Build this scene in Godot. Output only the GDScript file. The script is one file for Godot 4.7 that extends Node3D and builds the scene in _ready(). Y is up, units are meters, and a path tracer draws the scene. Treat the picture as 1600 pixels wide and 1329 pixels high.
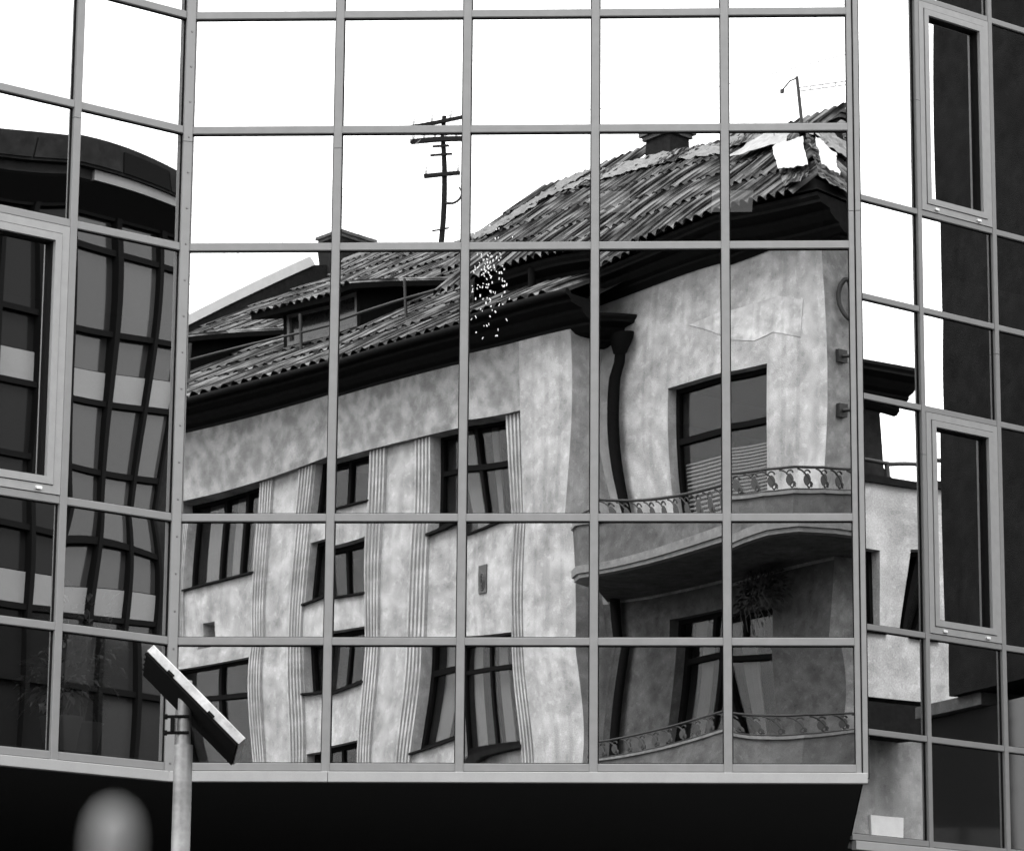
extends Node3D
# A glazed office facade seen from the street; its panes mirror an old plastered house that stands behind the camera.
# Order: camera, sky, sun, exposure; ground; office building; mirrored buildings; small things.

const EYE := Vector3(0, 1.6, 0)
const TILT := 0.219236        # upward tilt of the lens
const ROLL := 0.0084
const FOV := 14.1204

# plan of the office facade (metres, ground level): the bay starts at P0 and runs along DC; the wall runs along DL
const P0 := Vector3(-2.24448, 0, -22.5)
const DC := Vector3(0.998851, 0, 0.047914)
const DL := Vector3(0.774945, 0, -0.632029)
const R0 := Vector3(3.0, 0, -26.92353)
const CCOL := [0.0, 1.04331, 1.92099, 2.79843, 3.67685, 4.54472]
const LCOL := [-6.24, -5.35, -4.46, -3.565, -2.674, -1.782, -0.8912, 0.0]
const RCOL := [-0.484, 0.41044, 1.30499, 2.1995, 3.094, 3.989, 4.883, 5.778, 6.6]
const ROWS := [4.29591, 5.12813, 5.95881, 7.82603, 8.65242, 9.47844, 11.3457, 12.172, 12.998]

var M := {}
var used := {}
var rng := RandomNumberGenerator.new()

# ---------------------------------------------------------------- helpers
func numbered(called: String) -> String:
	if not used.has(called):
		used[called] = 0
		return called
	used[called] += 1
	return "%s_%03d" % [called, used[called]]

func thing(called: String, label: String, category: String, at := Vector3.ZERO, turn := 0.0, group := "") -> Node3D:
	var o := Node3D.new()
	o.name = numbered(called)
	add_child(o)
	o.position = at
	o.rotation.y = turn
	o.set_meta("label", label)
	o.set_meta("category", category)
	if group != "":
		o.set_meta("group", group)
	return o

func put(mesh: Mesh, called: String, m: Material, parent: Node3D, x := Transform3D.IDENTITY) -> MeshInstance3D:
	var o := MeshInstance3D.new()
	o.name = called
	o.mesh = mesh
	o.material_override = m
	parent.add_child(o, true)
	o.transform = x
	return o

func begin() -> SurfaceTool:
	var st := SurfaceTool.new()
	st.begin(Mesh.PRIMITIVE_TRIANGLES)
	return st

func done(st: SurfaceTool, called: String, m: Material, parent: Node3D, x := Transform3D.IDENTITY) -> MeshInstance3D:
	return put(st.commit(), called, m, parent, x)

func tri(st: SurfaceTool, a: Vector3, b: Vector3, c: Vector3, n: Vector3) -> void:
	if (a - c).cross(a - b).dot(n) < 0.0:
		var k := b
		b = c
		c = k
	for p in [a, b, c]:
		st.set_normal(n)
		st.set_uv(Vector2(p.x, p.y))
		st.add_vertex(p)

func quad(st: SurfaceTool, a: Vector3, b: Vector3, c: Vector3, d: Vector3, n: Vector3) -> void:
	tri(st, a, b, c, n)
	tri(st, a, c, d, n)

func bx(st: SurfaceTool, c: Vector3, s: Vector3, b := Basis.IDENTITY) -> void:
	var h := s * 0.5
	for k in 3:
		var u := Vector3.ZERO
		var v := Vector3.ZERO
		var w := Vector3.ZERO
		u[k] = h[k]
		v[(k + 1) % 3] = h[(k + 1) % 3]
		w[(k + 2) % 3] = h[(k + 2) % 3]
		for sg in [1.0, -1.0]:
			var o: Vector3 = c + b * (u * sg)
			var n: Vector3 = (b * (u * sg)).normalized()
			quad(st, o + b * (v + w), o + b * (v - w), o + b * (-v - w), o + b * (-v + w), n)

func span(st: SurfaceTool, lo: Vector3, hi: Vector3) -> void:
	bx(st, (lo + hi) * 0.5, (hi - lo).abs())

func boxmesh(lo: Vector3, hi: Vector3) -> Mesh:
	var st := begin()
	span(st, lo, hi)
	return st.commit()

# closed outline (x along xd, y along yd) swept from a to b
func prism(st: SurfaceTool, prof: PackedVector2Array, a: Vector3, b: Vector3, xd: Vector3, yd: Vector3) -> void:
	var mid := Vector2.ZERO
	for p in prof:
		mid += p / prof.size()
	var dir := (b - a).normalized()
	for i in prof.size():
		var p := prof[i]
		var q := prof[(i + 1) % prof.size()]
		var e := (q - p)
		if e.length() < 1e-6:
			continue
		var n2 := Vector2(e.y, -e.x).normalized()
		var side: float = 1.0
		if Geometry2D.is_point_in_polygon((p + q) * 0.5 + n2 * 1e-4, prof):
			side = -1.0
		var n := (xd * n2.x + yd * n2.y) * side
		var P := xd * p.x + yd * p.y
		var Q := xd * q.x + yd * q.y
		quad(st, a + P, b + P, b + Q, a + Q, n)
	var t := Geometry2D.triangulate_polygon(prof)
	for i in range(0, t.size(), 3):
		var P := xd * prof[t[i]].x + yd * prof[t[i]].y
		var Q := xd * prof[t[i + 1]].x + yd * prof[t[i + 1]].y
		var R := xd * prof[t[i + 2]].x + yd * prof[t[i + 2]].y
		tri(st, a + P, a + Q, a + R, -dir)
		tri(st, b + P, b + Q, b + R, dir)

func vert(st: SurfaceTool, p: Vector3, n: Vector3, uv: Vector2) -> void:
	st.set_normal(n)
	st.set_uv(uv)
	st.add_vertex(p)

# a smooth sheet over a grid of points and normals
func sheet(st: SurfaceTool, P: Array, N: Array, nu: int, nv: int) -> void:
	for j in nv:
		for i in nu:
			var k := [j * (nu + 1) + i, j * (nu + 1) + i + 1, (j + 1) * (nu + 1) + i + 1, (j + 1) * (nu + 1) + i]
			var a: Vector3 = P[k[0]]
			var b: Vector3 = P[k[1]]
			var c: Vector3 = P[k[2]]
			var flip: bool = (a - c).cross(a - b).dot(N[k[0]]) < 0.0
			var o := [0, 1, 2, 0, 2, 3]
			if flip:
				o = [0, 2, 1, 0, 3, 2]
			for q in o:
				vert(st, P[k[q]], N[k[q]], Vector2(float(k[q] % (nu + 1)) / nu, float(k[q] / (nu + 1)) / nv))

func tube(st: SurfaceTool, pts: Array, r0: float, r1 := -1.0, sides := 8, cap := true) -> void:
	if r1 < 0.0:
		r1 = r0
	var P := []
	var N := []
	var ref := Vector3.UP
	var n := pts.size()
	for i in n:
		var d: Vector3 = (pts[mini(i + 1, n - 1)] - pts[maxi(i - 1, 0)]).normalized()
		if absf(d.dot(ref)) > 0.95:
			ref = Vector3.RIGHT if absf(d.x) < 0.9 else Vector3.FORWARD
		var u := d.cross(ref).normalized()
		var v := u.cross(d).normalized()
		ref = v
		var r := lerpf(r0, r1, float(i) / maxf(1.0, n - 1))
		for k in sides + 1:
			var a := TAU * k / sides
			var o := u * cos(a) + v * sin(a)
			P.append(pts[i] + o * r)
			N.append(o)
		if cap and (i == 0 or i == n - 1):
			var s: float = -1.0 if i == 0 else 1.0
			for k in sides:
				var q := P.size() - sides - 1 + k
				tri(st, pts[i], P[q], P[q + 1], d * s)
	sheet(st, P, N, sides, n - 1)

func lathe(st: SurfaceTool, prof: Array, at: Vector3, sides := 16) -> void:
	var P := []
	var N := []
	for i in prof.size():
		var d: Vector2 = (prof[mini(i + 1, prof.size() - 1)] - prof[maxi(i - 1, 0)]).normalized()
		for k in sides + 1:
			var a := TAU * k / sides
			var o := Vector3(cos(a), 0, sin(a))
			P.append(at + o * prof[i].x + Vector3.UP * prof[i].y)
			N.append((o * d.y - Vector3.UP * d.x).normalized())
	sheet(st, P, N, sides, prof.size() - 1)

# ---------------------------------------------------------------- textures and materials
func noise_bytes(size: int, seed_: int, freq: float, oct := 4, kind := FastNoiseLite.TYPE_SIMPLEX_SMOOTH) -> PackedByteArray:
	var f := FastNoiseLite.new()
	f.seed = seed_
	f.noise_type = kind
	f.frequency = freq
	f.fractal_octaves = oct
	var im := f.get_seamless_image(size, size)
	im.convert(Image.FORMAT_L8)
	return im.get_data()

func grey_texture(size: int, fn: Callable) -> ImageTexture:
	var d := PackedByteArray()
	d.resize(size * size)
	for i in size * size:
		d[i] = clampi(int(255.0 * fn.call(i)), 0, 255)
	var im := Image.create_from_data(size, size, false, Image.FORMAT_L8, d)
	return ImageTexture.create_from_image(im)

func relief_texture(size: int, seed_: int, freq: float, strength: float) -> ImageTexture:
	var f := FastNoiseLite.new()
	f.seed = seed_
	f.frequency = freq
	f.fractal_octaves = 4
	var im := f.get_seamless_image(size, size)
	im.convert(Image.FORMAT_RGBA8)
	im.bump_map_to_normal_map(strength)
	return ImageTexture.create_from_image(im)

func mat(key: String, lin: float, rough := 0.8, metal := 0.0) -> StandardMaterial3D:
	var m := StandardMaterial3D.new()
	m.resource_name = key
	var c := Color(lin, lin, lin).linear_to_srgb()
	m.albedo_color = c
	m.roughness = rough
	m.metallic = metal
	if rough >= 0.8:
		m.metallic_specular = 0.15      # dead matt: soot, render, raw timber
	M[key] = m
	return m

func textured(m: StandardMaterial3D, tex: Texture2D, per_metre: float, normal: Texture2D = null, nscale := 1.0, world := false) -> void:
	m.albedo_texture = tex
	m.uv1_triplanar = true
	m.uv1_world_triplanar = world
	m.uv1_scale = Vector3.ONE * per_metre
	if normal:
		m.normal_enabled = true
		m.normal_texture = normal
		m.normal_scale = nscale

func make_materials() -> void:
	var S := 1024
	var coarse := noise_bytes(S, 3, 0.004, 5)
	var mid := noise_bytes(S, 11, 0.012, 5)
	var fine := noise_bytes(S, 5, 0.24, 3)
	var spots := noise_bytes(S, 21, 0.022, 4)
	var cell := noise_bytes(S, 33, 0.03, 3, FastNoiseLite.TYPE_CELLULAR)
	# weathered plaster: patches, grain, rain streaks
	var streak := PackedFloat32Array()
	streak.resize(S)
	for x in S:
		streak[x] = float(mid[(7 * S + x)]) / 255.0
	var plaster := func(i: int) -> float:
		var c := coarse[i] / 255.0
		var g := fine[i] / 255.0
		var m_ := mid[i] / 255.0
		var s: float = streak[i % S]
		var v := 0.85 + 0.24 * (c - 0.5) + 0.20 * (g - 0.5) + 0.18 * (m_ - 0.5) - 0.11 * maxf(0.0, s - 0.55) * 2.0
		if spots[i] > 185:
			v += 0.06
		if spots[i] < 62:
			v -= 0.06
		return v
	var plaster_tex := grey_texture(S, plaster)
	# peeling, water-stained plaster: two tones of matter with ragged outlines
	var stain := func(i: int) -> float:
		var c := coarse[i] / 255.0
		var g := fine[i] / 255.0
		var m_ := mid[i] / 255.0
		var v := 0.68 + 0.36 * (g - 0.5) + 0.12 * (m_ - 0.5) + 0.10 * (c - 0.5)
		var e := c * 0.75 + m_ * 0.55
		v += 0.09 * smoothstep(0.35, 0.95, e)
		if spots[i] > 182:
			v += 0.035
		if spots[i] < 64:
			v -= 0.04
		return v
	var stain_tex := grey_texture(S, stain)
	var grime := func(i: int) -> float:
		return 0.80 + 0.20 * (mid[i] / 255.0 - 0.5) + 0.30 * (fine[i] / 255.0 - 0.5) + 0.16 * (coarse[i] / 255.0 - 0.5) + (0.07 if spots[i] > 185 else (-0.08 if spots[i] < 60 else 0.0))
	var grime_tex := grey_texture(512, func(i: int) -> float: return grime.call((i / 512) * 2 * S + (i % 512) * 2))
	var soft := func(i: int) -> float:
		return 0.93 + 0.06 * (coarse[i] / 255.0 - 0.5) + 0.07 * (fine[i] / 255.0 - 0.5)
	var soft_tex := grey_texture(256, func(i: int) -> float: return soft.call((i / 256) * 4 * S + (i % 256) * 4))
	var spangle := func(i: int) -> float:
		return 0.84 + 0.16 * (cell[i] / 255.0 - 0.5) + 0.34 * (coarse[i] / 255.0 - 0.5)
	var spangle_tex := grey_texture(512, func(i: int) -> float: return spangle.call((i / 512) * 2 * S + (i % 512) * 2))
	var stucco := relief_texture(1024, 8, 0.22, 2.0)
	var grain := relief_texture(256, 9, 0.12, 5.0)

	# office building
	var al := mat("frame_aluminium", 0.25, 0.42)
	textured(al, soft_tex, 1.7)
	var al2 := mat("sash_aluminium", 0.34, 0.40)
	textured(al2, soft_tex, 1.7)
	var al3 := mat("fascia_metal", 0.40, 0.45)
	textured(al3, soft_tex, 0.9)
	mat("gasket", 0.012, 0.85)
	mat("screw", 0.16, 0.35, 1.0)
	mat("latch_white", 0.8, 0.3)
	mat("soffit", 0.05, 0.8)
	mat("recess", 0.06, 0.9)
	var col := mat("column", 0.8, 0.6)
	textured(col, soft_tex, 0.8)
	mat("interior", 0.02, 0.9)
	mat("slab", 0.03, 0.9)
	mat("ceiling", 0.05, 0.9)
	var g := StandardMaterial3D.new()
	g.resource_name = "mirror_glass"
	g.transparency = BaseMaterial3D.TRANSPARENCY_ALPHA
	var one := Image.create(4, 4, false, Image.FORMAT_RGBA8)
	one.fill(Color.WHITE)
	g.albedo_texture = ImageTexture.create_from_image(one)
	var gc := Color(0.90, 0.90, 0.90).linear_to_srgb()
	g.albedo_color = Color(gc.r, gc.g, gc.b, 0.72)
	g.metallic = 1.0
	g.roughness = 0.0
	M["mirror_glass"] = g
	var e := mat("ceiling_lamp", 0.8, 0.6)
	e.emission_enabled = true
	e.emission = Color(1, 1, 1)
	e.emission_energy_multiplier = 0.08
	# old house
	textured(mat("plaster", 0.50, 0.95), plaster_tex, 0.22, stucco, 0.9)
	textured(mat("plaster_stained", 0.50, 0.95), stain_tex, 0.25, stucco, 0.9)
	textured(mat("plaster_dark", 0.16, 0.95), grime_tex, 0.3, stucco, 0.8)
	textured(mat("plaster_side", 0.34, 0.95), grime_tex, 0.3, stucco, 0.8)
	textured(mat("plaster_grey", 0.16, 0.95), grime_tex, 0.3, stucco, 0.8)
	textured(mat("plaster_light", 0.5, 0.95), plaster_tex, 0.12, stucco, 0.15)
	textured(mat("plaster_repair", 0.57, 0.95), plaster_tex, 0.3, stucco, 0.3)
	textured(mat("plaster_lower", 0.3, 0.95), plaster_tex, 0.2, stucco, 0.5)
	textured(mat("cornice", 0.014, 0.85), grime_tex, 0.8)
	textured(mat("timber_dark", 0.008, 0.8), grime_tex, 1.5)
	# fibre-cement sheets: dirt and lichen washed down in ragged streaks
	var wash := FastNoiseLite.new()
	wash.seed = 77
	wash.frequency = 0.05
	wash.fractal_octaves = 3
	var streaks := grey_texture(512, func(i: int) -> float:
		var a := wash.get_noise_2d(i % 512, (i / 512) * 0.06)
		var b := wash.get_noise_2d((i % 512) * 0.2 + 900.0, (i / 512) * 0.2)
		return 0.58 + 0.85 * a + 0.35 * b + 0.3 * (fine[((i / 512) * S + (i % 512))] / 255.0 - 0.5))
	for k in 5:
		var sh := mat("corrugated_%d" % k, [0.15, 0.19, 0.23, 0.17, 0.2][k], 0.9)
		sh.albedo_texture = streaks
		sh.uv1_scale = Vector3(0.42 + 0.03 * k, 0.3, 1)
		sh.uv1_offset = Vector3(0.23 * k, 0.31 * k, 0)
	textured(mat("flashing", 0.2, 0.6), grime_tex, 0.6)
	textured(mat("sheet_pale", 0.4, 0.6), grime_tex, 0.5)
	textured(mat("tarpaulin", 0.55, 0.6), soft_tex, 0.9)
	textured(mat("brick_sooty", 0.03, 0.95), grime_tex, 1.1, stucco, 0.9)
	var wg := mat("passage_black", 0.015, 0.04)
	wg.metallic_specular = 0.5
	mat("room_lining", 0.09, 0.9)
	textured(mat("curtain", 0.38, 0.95), soft_tex, 1.0)
	textured(mat("blind", 0.42, 0.8), soft_tex, 1.0)
	mat("iron", 0.006, 0.6)
	textured(mat("iron_leaf", 0.03, 0.6), grime_tex, 3.0)
	mat("insulator", 0.7, 0.25)
	textured(mat("pole_wood", 0.025, 0.9), grime_tex, 1.0)
	mat("wire", 0.25, 0.6)
	# others
	for k in 3:
		textured(mat("block_pane_%d" % k, [0.03, 0.045, 0.022][k], 0.12), soft_tex, 0.15)
	M["block_pane"] = M["block_pane_0"]
	textured(mat("block_pane_dark", 0.012, 0.12), soft_tex, 0.15)
	M["block_pane_dark"].metallic_specular = 0.2
	mat("block_frame", 0.006, 0.85)
	textured(mat("block_panel", 0.2, 0.7), soft_tex, 0.2)
	textured(mat("block_parapet", 0.025, 0.9), grime_tex, 0.4)
	textured(mat("dark_render", 0.022, 0.9), grime_tex, 0.25, stucco, 0.9)
	textured(mat("galvanised", 0.42, 0.5, 0.35), spangle_tex, 0.8)
	textured(mat("galvanised_edge", 0.62, 0.5, 0.2), spangle_tex, 1.4)
	mat("lamp_dark", 0.01, 0.85)
	mat("stake", 0.2, 0.7)
	textured(mat("asphalt", 0.05, 0.95), grime_tex, 0.4)
	textured(mat("paving", 0.11, 0.95), grime_tex, 0.5)
	textured(mat("kerb_stone", 0.22, 0.95), grime_tex, 0.7)
	textured(mat("leaf", 0.4, 0.35), soft_tex, 2.0)
	textured(mat("ivy", 0.05, 0.6), soft_tex, 2.0)
	textured(mat("wicker", 0.5, 0.8), soft_tex, 3.0)
	textured(mat("pot", 0.2, 0.7), soft_tex, 2.0)

# ---------------------------------------------------------------- camera, sky, sun
func make_view() -> void:
	var cam := Camera3D.new()
	cam.name = "camera"
	var fw := Vector3(0, sin(TILT), -cos(TILT))
	var u0 := Vector3(0, cos(TILT), sin(TILT))
	var rt := Vector3.RIGHT * cos(ROLL) + u0 * sin(ROLL)
	var up := u0 * cos(ROLL) - Vector3.RIGHT * sin(ROLL)
	add_child(cam)
	cam.transform = Transform3D(Basis(rt, up, -fw), EYE)
	cam.fov = FOV
	cam.near = 0.1
	cam.far = 600.0
	cam.current = true
	var lens := CameraAttributesPhysical.new()      # long lens: a post close to the camera blurs
	lens.frustum_focal_length = 100.0
	lens.frustum_focus_distance = 25.0
	lens.exposure_aperture = 100.0 / 7.0
	cam.attributes = lens
	cam.fov = FOV
	var sky := ProceduralSkyMaterial.new()
	sky.sky_top_color = Color(1.0, 1.0, 1.0)
	sky.sky_horizon_color = Color(0.86, 0.86, 0.86)
	sky.sky_curve = 0.15
	sky.ground_horizon_color = Color(0.3, 0.3, 0.3)
	sky.ground_bottom_color = Color(0.2, 0.2, 0.2)
	sky.sun_angle_max = 1.0
	var s := Sky.new()
	s.sky_material = sky
	var e := Environment.new()
	e.background_mode = Environment.BG_SKY
	e.sky = s
	e.tonemap_mode = Environment.TONE_MAPPER_LINEAR
	e.tonemap_exposure = EXPOSURE
	e.sdfgi_enabled = true
	e.ssao_enabled = true
	e.ssil_enabled = true
	var w := WorldEnvironment.new()
	w.name = "world_environment"
	w.environment = e
	add_child(w)
	var sun := DirectionalLight3D.new()
	sun.name = "sun"
	sun.light_energy = 0.5
	sun.light_angular_distance = 30.0
	sun.shadow_enabled = true
	add_child(sun)
	# high and veiled, from the left, behind the office building
	sun.look_at_from_position(Vector3(-30, 60, -25), Vector3.ZERO)

const EXPOSURE := 3.7

# ---------------------------------------------------------------- ground
func make_ground() -> void:
	var st := begin()
	quad(st, Vector3(-250, 0, -250), Vector3(250, 0, -250), Vector3(250, 0, 250), Vector3(-250, 0, 250), Vector3.UP)
	done(st, "ground", M.asphalt, self).set_meta("kind", "structure")
	# raised pavement under the office building and in front of the old house
	st = begin()
	var pv := PackedVector2Array([Vector2(-14, -19.0), Vector2(3.4, -18.2), Vector2(16, -21), Vector2(34, -34), Vector2(16, -50), Vector2(-14, -50)])
	prism(st, pv, Vector3(0, 0.004, 0), Vector3(0, 0.12, 0), Vector3.RIGHT, Vector3.BACK)
	done(st, "pavement", M.paving, self).set_meta("kind", "structure")

# ---------------------------------------------------------------- office building
# warp of a pane in millimetres over u, v in -1..1: u v u2 uv v2 u3 u2v uv2 v3 u4 u3v u2v2 uv3 v4
func warp(c: Array, u: float, v: float) -> Vector3:
	var u2 := u * u
	var v2 := v * v
	var h: float = c[0] * u + c[1] * v + c[2] * u2 + c[3] * u * v + c[4] * v2 + c[5] * u2 * u + c[6] * u2 * v + c[7] * u * v2 + c[8] * v2 * v + c[9] * u2 * u2 + c[10] * u2 * u * v + c[11] * u2 * v2 + c[12] * u * v2 * v + c[13] * v2 * v2
	var hu: float = c[0] + 2.0 * c[2] * u + c[3] * v + 3.0 * c[5] * u2 + 2.0 * c[6] * u * v + c[7] * v2 + 4.0 * c[9] * u2 * u + 3.0 * c[10] * u2 * v + 2.0 * c[11] * u * v2 + c[12] * v2 * v
	var hv: float = c[1] + c[3] * u + 2.0 * c[4] * v + c[6] * u2 + 2.0 * c[7] * u * v + 3.0 * c[8] * v2 + c[10] * u2 * u + 2.0 * c[11] * u2 * v + 3.0 * c[12] * u * v2 + 4.0 * c[13] * v2 * v
	return Vector3(h, hu, hv) * 0.001

func pane_mesh(w: float, h: float, c: Array) -> Mesh:
	var st := begin()
	var nu := 14
	var nv := int(clampf(14.0 * h / w, 10, 30))
	var P := []
	var N := []
	for j in nv + 1:
		for i in nu + 1:
			var u := -1.0 + 2.0 * i / nu
			var v := -1.0 + 2.0 * j / nv
			var k := warp(c, u, v)
			P.append(Vector3(u * w * 0.5, v * h * 0.5, k.x))
			N.append(Vector3(-k.y / (w * 0.5), -k.z / (h * 0.5), 1.0).normalized())
	sheet(st, P, N, nu, nv)
	# the sheet's own edges and back: 6 mm of glass
	var b := 0.008
	var hw := w * 0.5
	var hh := h * 0.5
	quad(st, Vector3(-hw, -hh, 0), Vector3(-hw, hh, 0), Vector3(-hw, hh, -b), Vector3(-hw, -hh, -b), Vector3.LEFT)
	quad(st, Vector3(hw, -hh, 0), Vector3(hw, hh, 0), Vector3(hw, hh, -b), Vector3(hw, -hh, -b), Vector3.RIGHT)
	quad(st, Vector3(-hw, -hh, 0), Vector3(hw, -hh, 0), Vector3(hw, -hh, -b), Vector3(-hw, -hh, -b), Vector3.DOWN)
	quad(st, Vector3(-hw, hh, 0), Vector3(hw, hh, 0), Vector3(hw, hh, -b), Vector3(-hw, hh, -b), Vector3.UP)
	return st.commit()

func default_warp() -> Array:
	var a := rng.randf_range(0.02, 0.22)
	var r := func(s: float) -> float: return rng.randf_range(-s, s)
	return [r.call(0.05), r.call(0.05), a, r.call(0.06), a + r.call(0.05), r.call(0.03), r.call(0.03), r.call(0.03), r.call(0.03), 0.0, r.call(0.02), -a, r.call(0.02), 0.0]

func cap_profile(w: float, d: float) -> PackedVector2Array:
	var c := 0.004
	var h := w * 0.5
	return PackedVector2Array([Vector2(-h, 0), Vector2(-h, d - c), Vector2(-h + c, d), Vector2(h - c, d), Vector2(h, d - c), Vector2(h, 0)])

# a mullion: gasket behind, pressure cap in front, split where the cap sections butt
func mullion(B: Node3D, at: Vector3, right: Vector3, out: Vector3, y0: float, y1: float, w: float, d: float, joints := []) -> void:
	var st := begin()
	prism(st, PackedVector2Array([Vector2(-w * 0.5 - 0.007, -0.02), Vector2(-w * 0.5 - 0.007, 0.009), Vector2(w * 0.5 + 0.007, 0.009), Vector2(w * 0.5 + 0.007, -0.02)]), at + Vector3.UP * y0, at + Vector3.UP * y1, right, out)
	var mu := done(st, "mullion", M.gasket, B)
	var lo := y0
	for j in joints + [y1]:
		st = begin()
		prism(st, cap_profile(w, d), at + Vector3.UP * lo, at + Vector3.UP * (j - (0.004 if j < y1 else 0.0)), right, out)
		done(st, "cap", M.frame_aluminium, mu)
		lo = j

func transom(B: Node3D, a: Vector3, b: Vector3, out: Vector3, w: float, d: float) -> void:
	var st := begin()
	prism(st, PackedVector2Array([Vector2(-w * 0.5 - 0.007, -0.02), Vector2(-w * 0.5 - 0.007, 0.008), Vector2(w * 0.5 + 0.007, 0.008), Vector2(w * 0.5 + 0.007, -0.02)]), a, b, Vector3.UP, out)
	var t := done(st, "transom", M.gasket, B)
	st = begin()
	prism(st, cap_profile(w, d), a, b, Vector3.UP, out)
	done(st, "cap", M.frame_aluminium, t)

func ring(w: float, h: float, t: float, z0: float, z1: float) -> Mesh:
	# mitred frame of width t whose outer edge is w x h
	var st := begin()
	var o := [Vector2(-w, -h) * 0.5, Vector2(w, -h) * 0.5, Vector2(w, h) * 0.5, Vector2(-w, h) * 0.5]
	var i_ := [Vector2(-w + 2 * t, -h + 2 * t) * 0.5, Vector2(w - 2 * t, -h + 2 * t) * 0.5, Vector2(w - 2 * t, h - 2 * t) * 0.5, Vector2(-w + 2 * t, h - 2 * t) * 0.5]
	for k in 4:
		var a: Vector2 = o[k]
		var b: Vector2 = o[(k + 1) % 4]
		var c: Vector2 = i_[(k + 1) % 4]
		var d: Vector2 = i_[k]
		var n2 := ((a + b) * 0.5).normalized()
		var n := Vector3(n2.x, n2.y, 0)
		var f := func(p: Vector2, z: float) -> Vector3: return Vector3(p.x, p.y, z)
		quad(st, f.call(a, z1), f.call(b, z1), f.call(c, z1), f.call(d, z1), Vector3.BACK)
		quad(st, f.call(a, z0), f.call(b, z0), f.call(b, z1), f.call(a, z1), n)
		quad(st, f.call(d, z0), f.call(c, z0), f.call(c, z1), f.call(d, z1), -n)
	return st.commit()

func opening_window(B: Node3D, c: Vector3, right: Vector3, out: Vector3, w: float, h: float, wp: Array) -> void:
	# fills its cell: fixed frame, sash standing proud, beading, pane, two hinge covers
	var x := Transform3D(Basis(right, Vector3.UP, out), c)
	var win := put(ring(w, h, 0.054, -0.02, 0.036), "window", M.sash_aluminium, B, x)
	put(ring(w - 0.10, h - 0.10, 0.016, -0.03, 0.004), "gasket", M.gasket, win)
	put(ring(w - 0.120, h - 0.120, 0.050, -0.02, 0.044), "sash", M.sash_aluminium, win)
	put(ring(w - 0.216, h - 0.216, 0.012, -0.03, 0.012), "glazing_bead", M.gasket, win)
	var pw := w - 0.226
	var ph := h - 0.226
	put(pane_mesh(pw, ph, wp), "pane", M.mirror_glass, win, Transform3D(Basis.IDENTITY, Vector3(0, 0, -0.028)))
	for s in [-0.3, 0.3]:
		var st := begin()
		prism(st, PackedVector2Array([Vector2(-0.020, -0.010), Vector2(-0.024, 0), Vector2(-0.020, 0.010), Vector2(0.020, 0.010), Vector2(0.024, 0), Vector2(0.020, -0.010)]), Vector3(s * w, -h * 0.5 + 0.027, 0.034), Vector3(s * w, -h * 0.5 + 0.027, 0.050), Vector3.RIGHT, Vector3.UP)
		done(st, "hinge_cover", M.latch_white, win)

func wing(B: Node3D, A: Vector3, d: Vector3, cols: Array, key: String, mw: float, windows: Array, open_ends := [true, true]) -> void:
	var out := Vector3.UP.cross(d) * -1.0
	out = d.cross(Vector3.UP)
	var half := mw * 0.5
	for i in cols.size() - 1:
		var s0: float = cols[i]
		var s1: float = cols[i + 1]
		for j in ROWS.size() - 1:
			var y0: float = ROWS[j]
			var y1: float = ROWS[j + 1]
			var c: Vector3 = A + d * ((s0 + s1) * 0.5) + Vector3.UP * ((y0 + y1) * 0.5)
			var name_ := "%s%d_%d" % [key, i, j]
			var wp: Array = WARPS[name_] if WARPS.has(name_) else default_warp()
			if windows.has(Vector2i(i, j)):
				opening_window(B, c, d, out, s1 - s0 - mw - 0.006, y1 - y0 - mw - 0.006, wp)
			else:
				put(pane_mesh(s1 - s0 - 0.03, y1 - y0 - 0.03, wp), "pane", M.mirror_glass, B, Transform3D(Basis(d, Vector3.UP, out), c))
		for j in ROWS.size():
			transom(B, A + d * (s0 + half) + Vector3.UP * ROWS[j], A + d * (s1 - half) + Vector3.UP * ROWS[j], out, mw - 0.002, 0.030)

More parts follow.
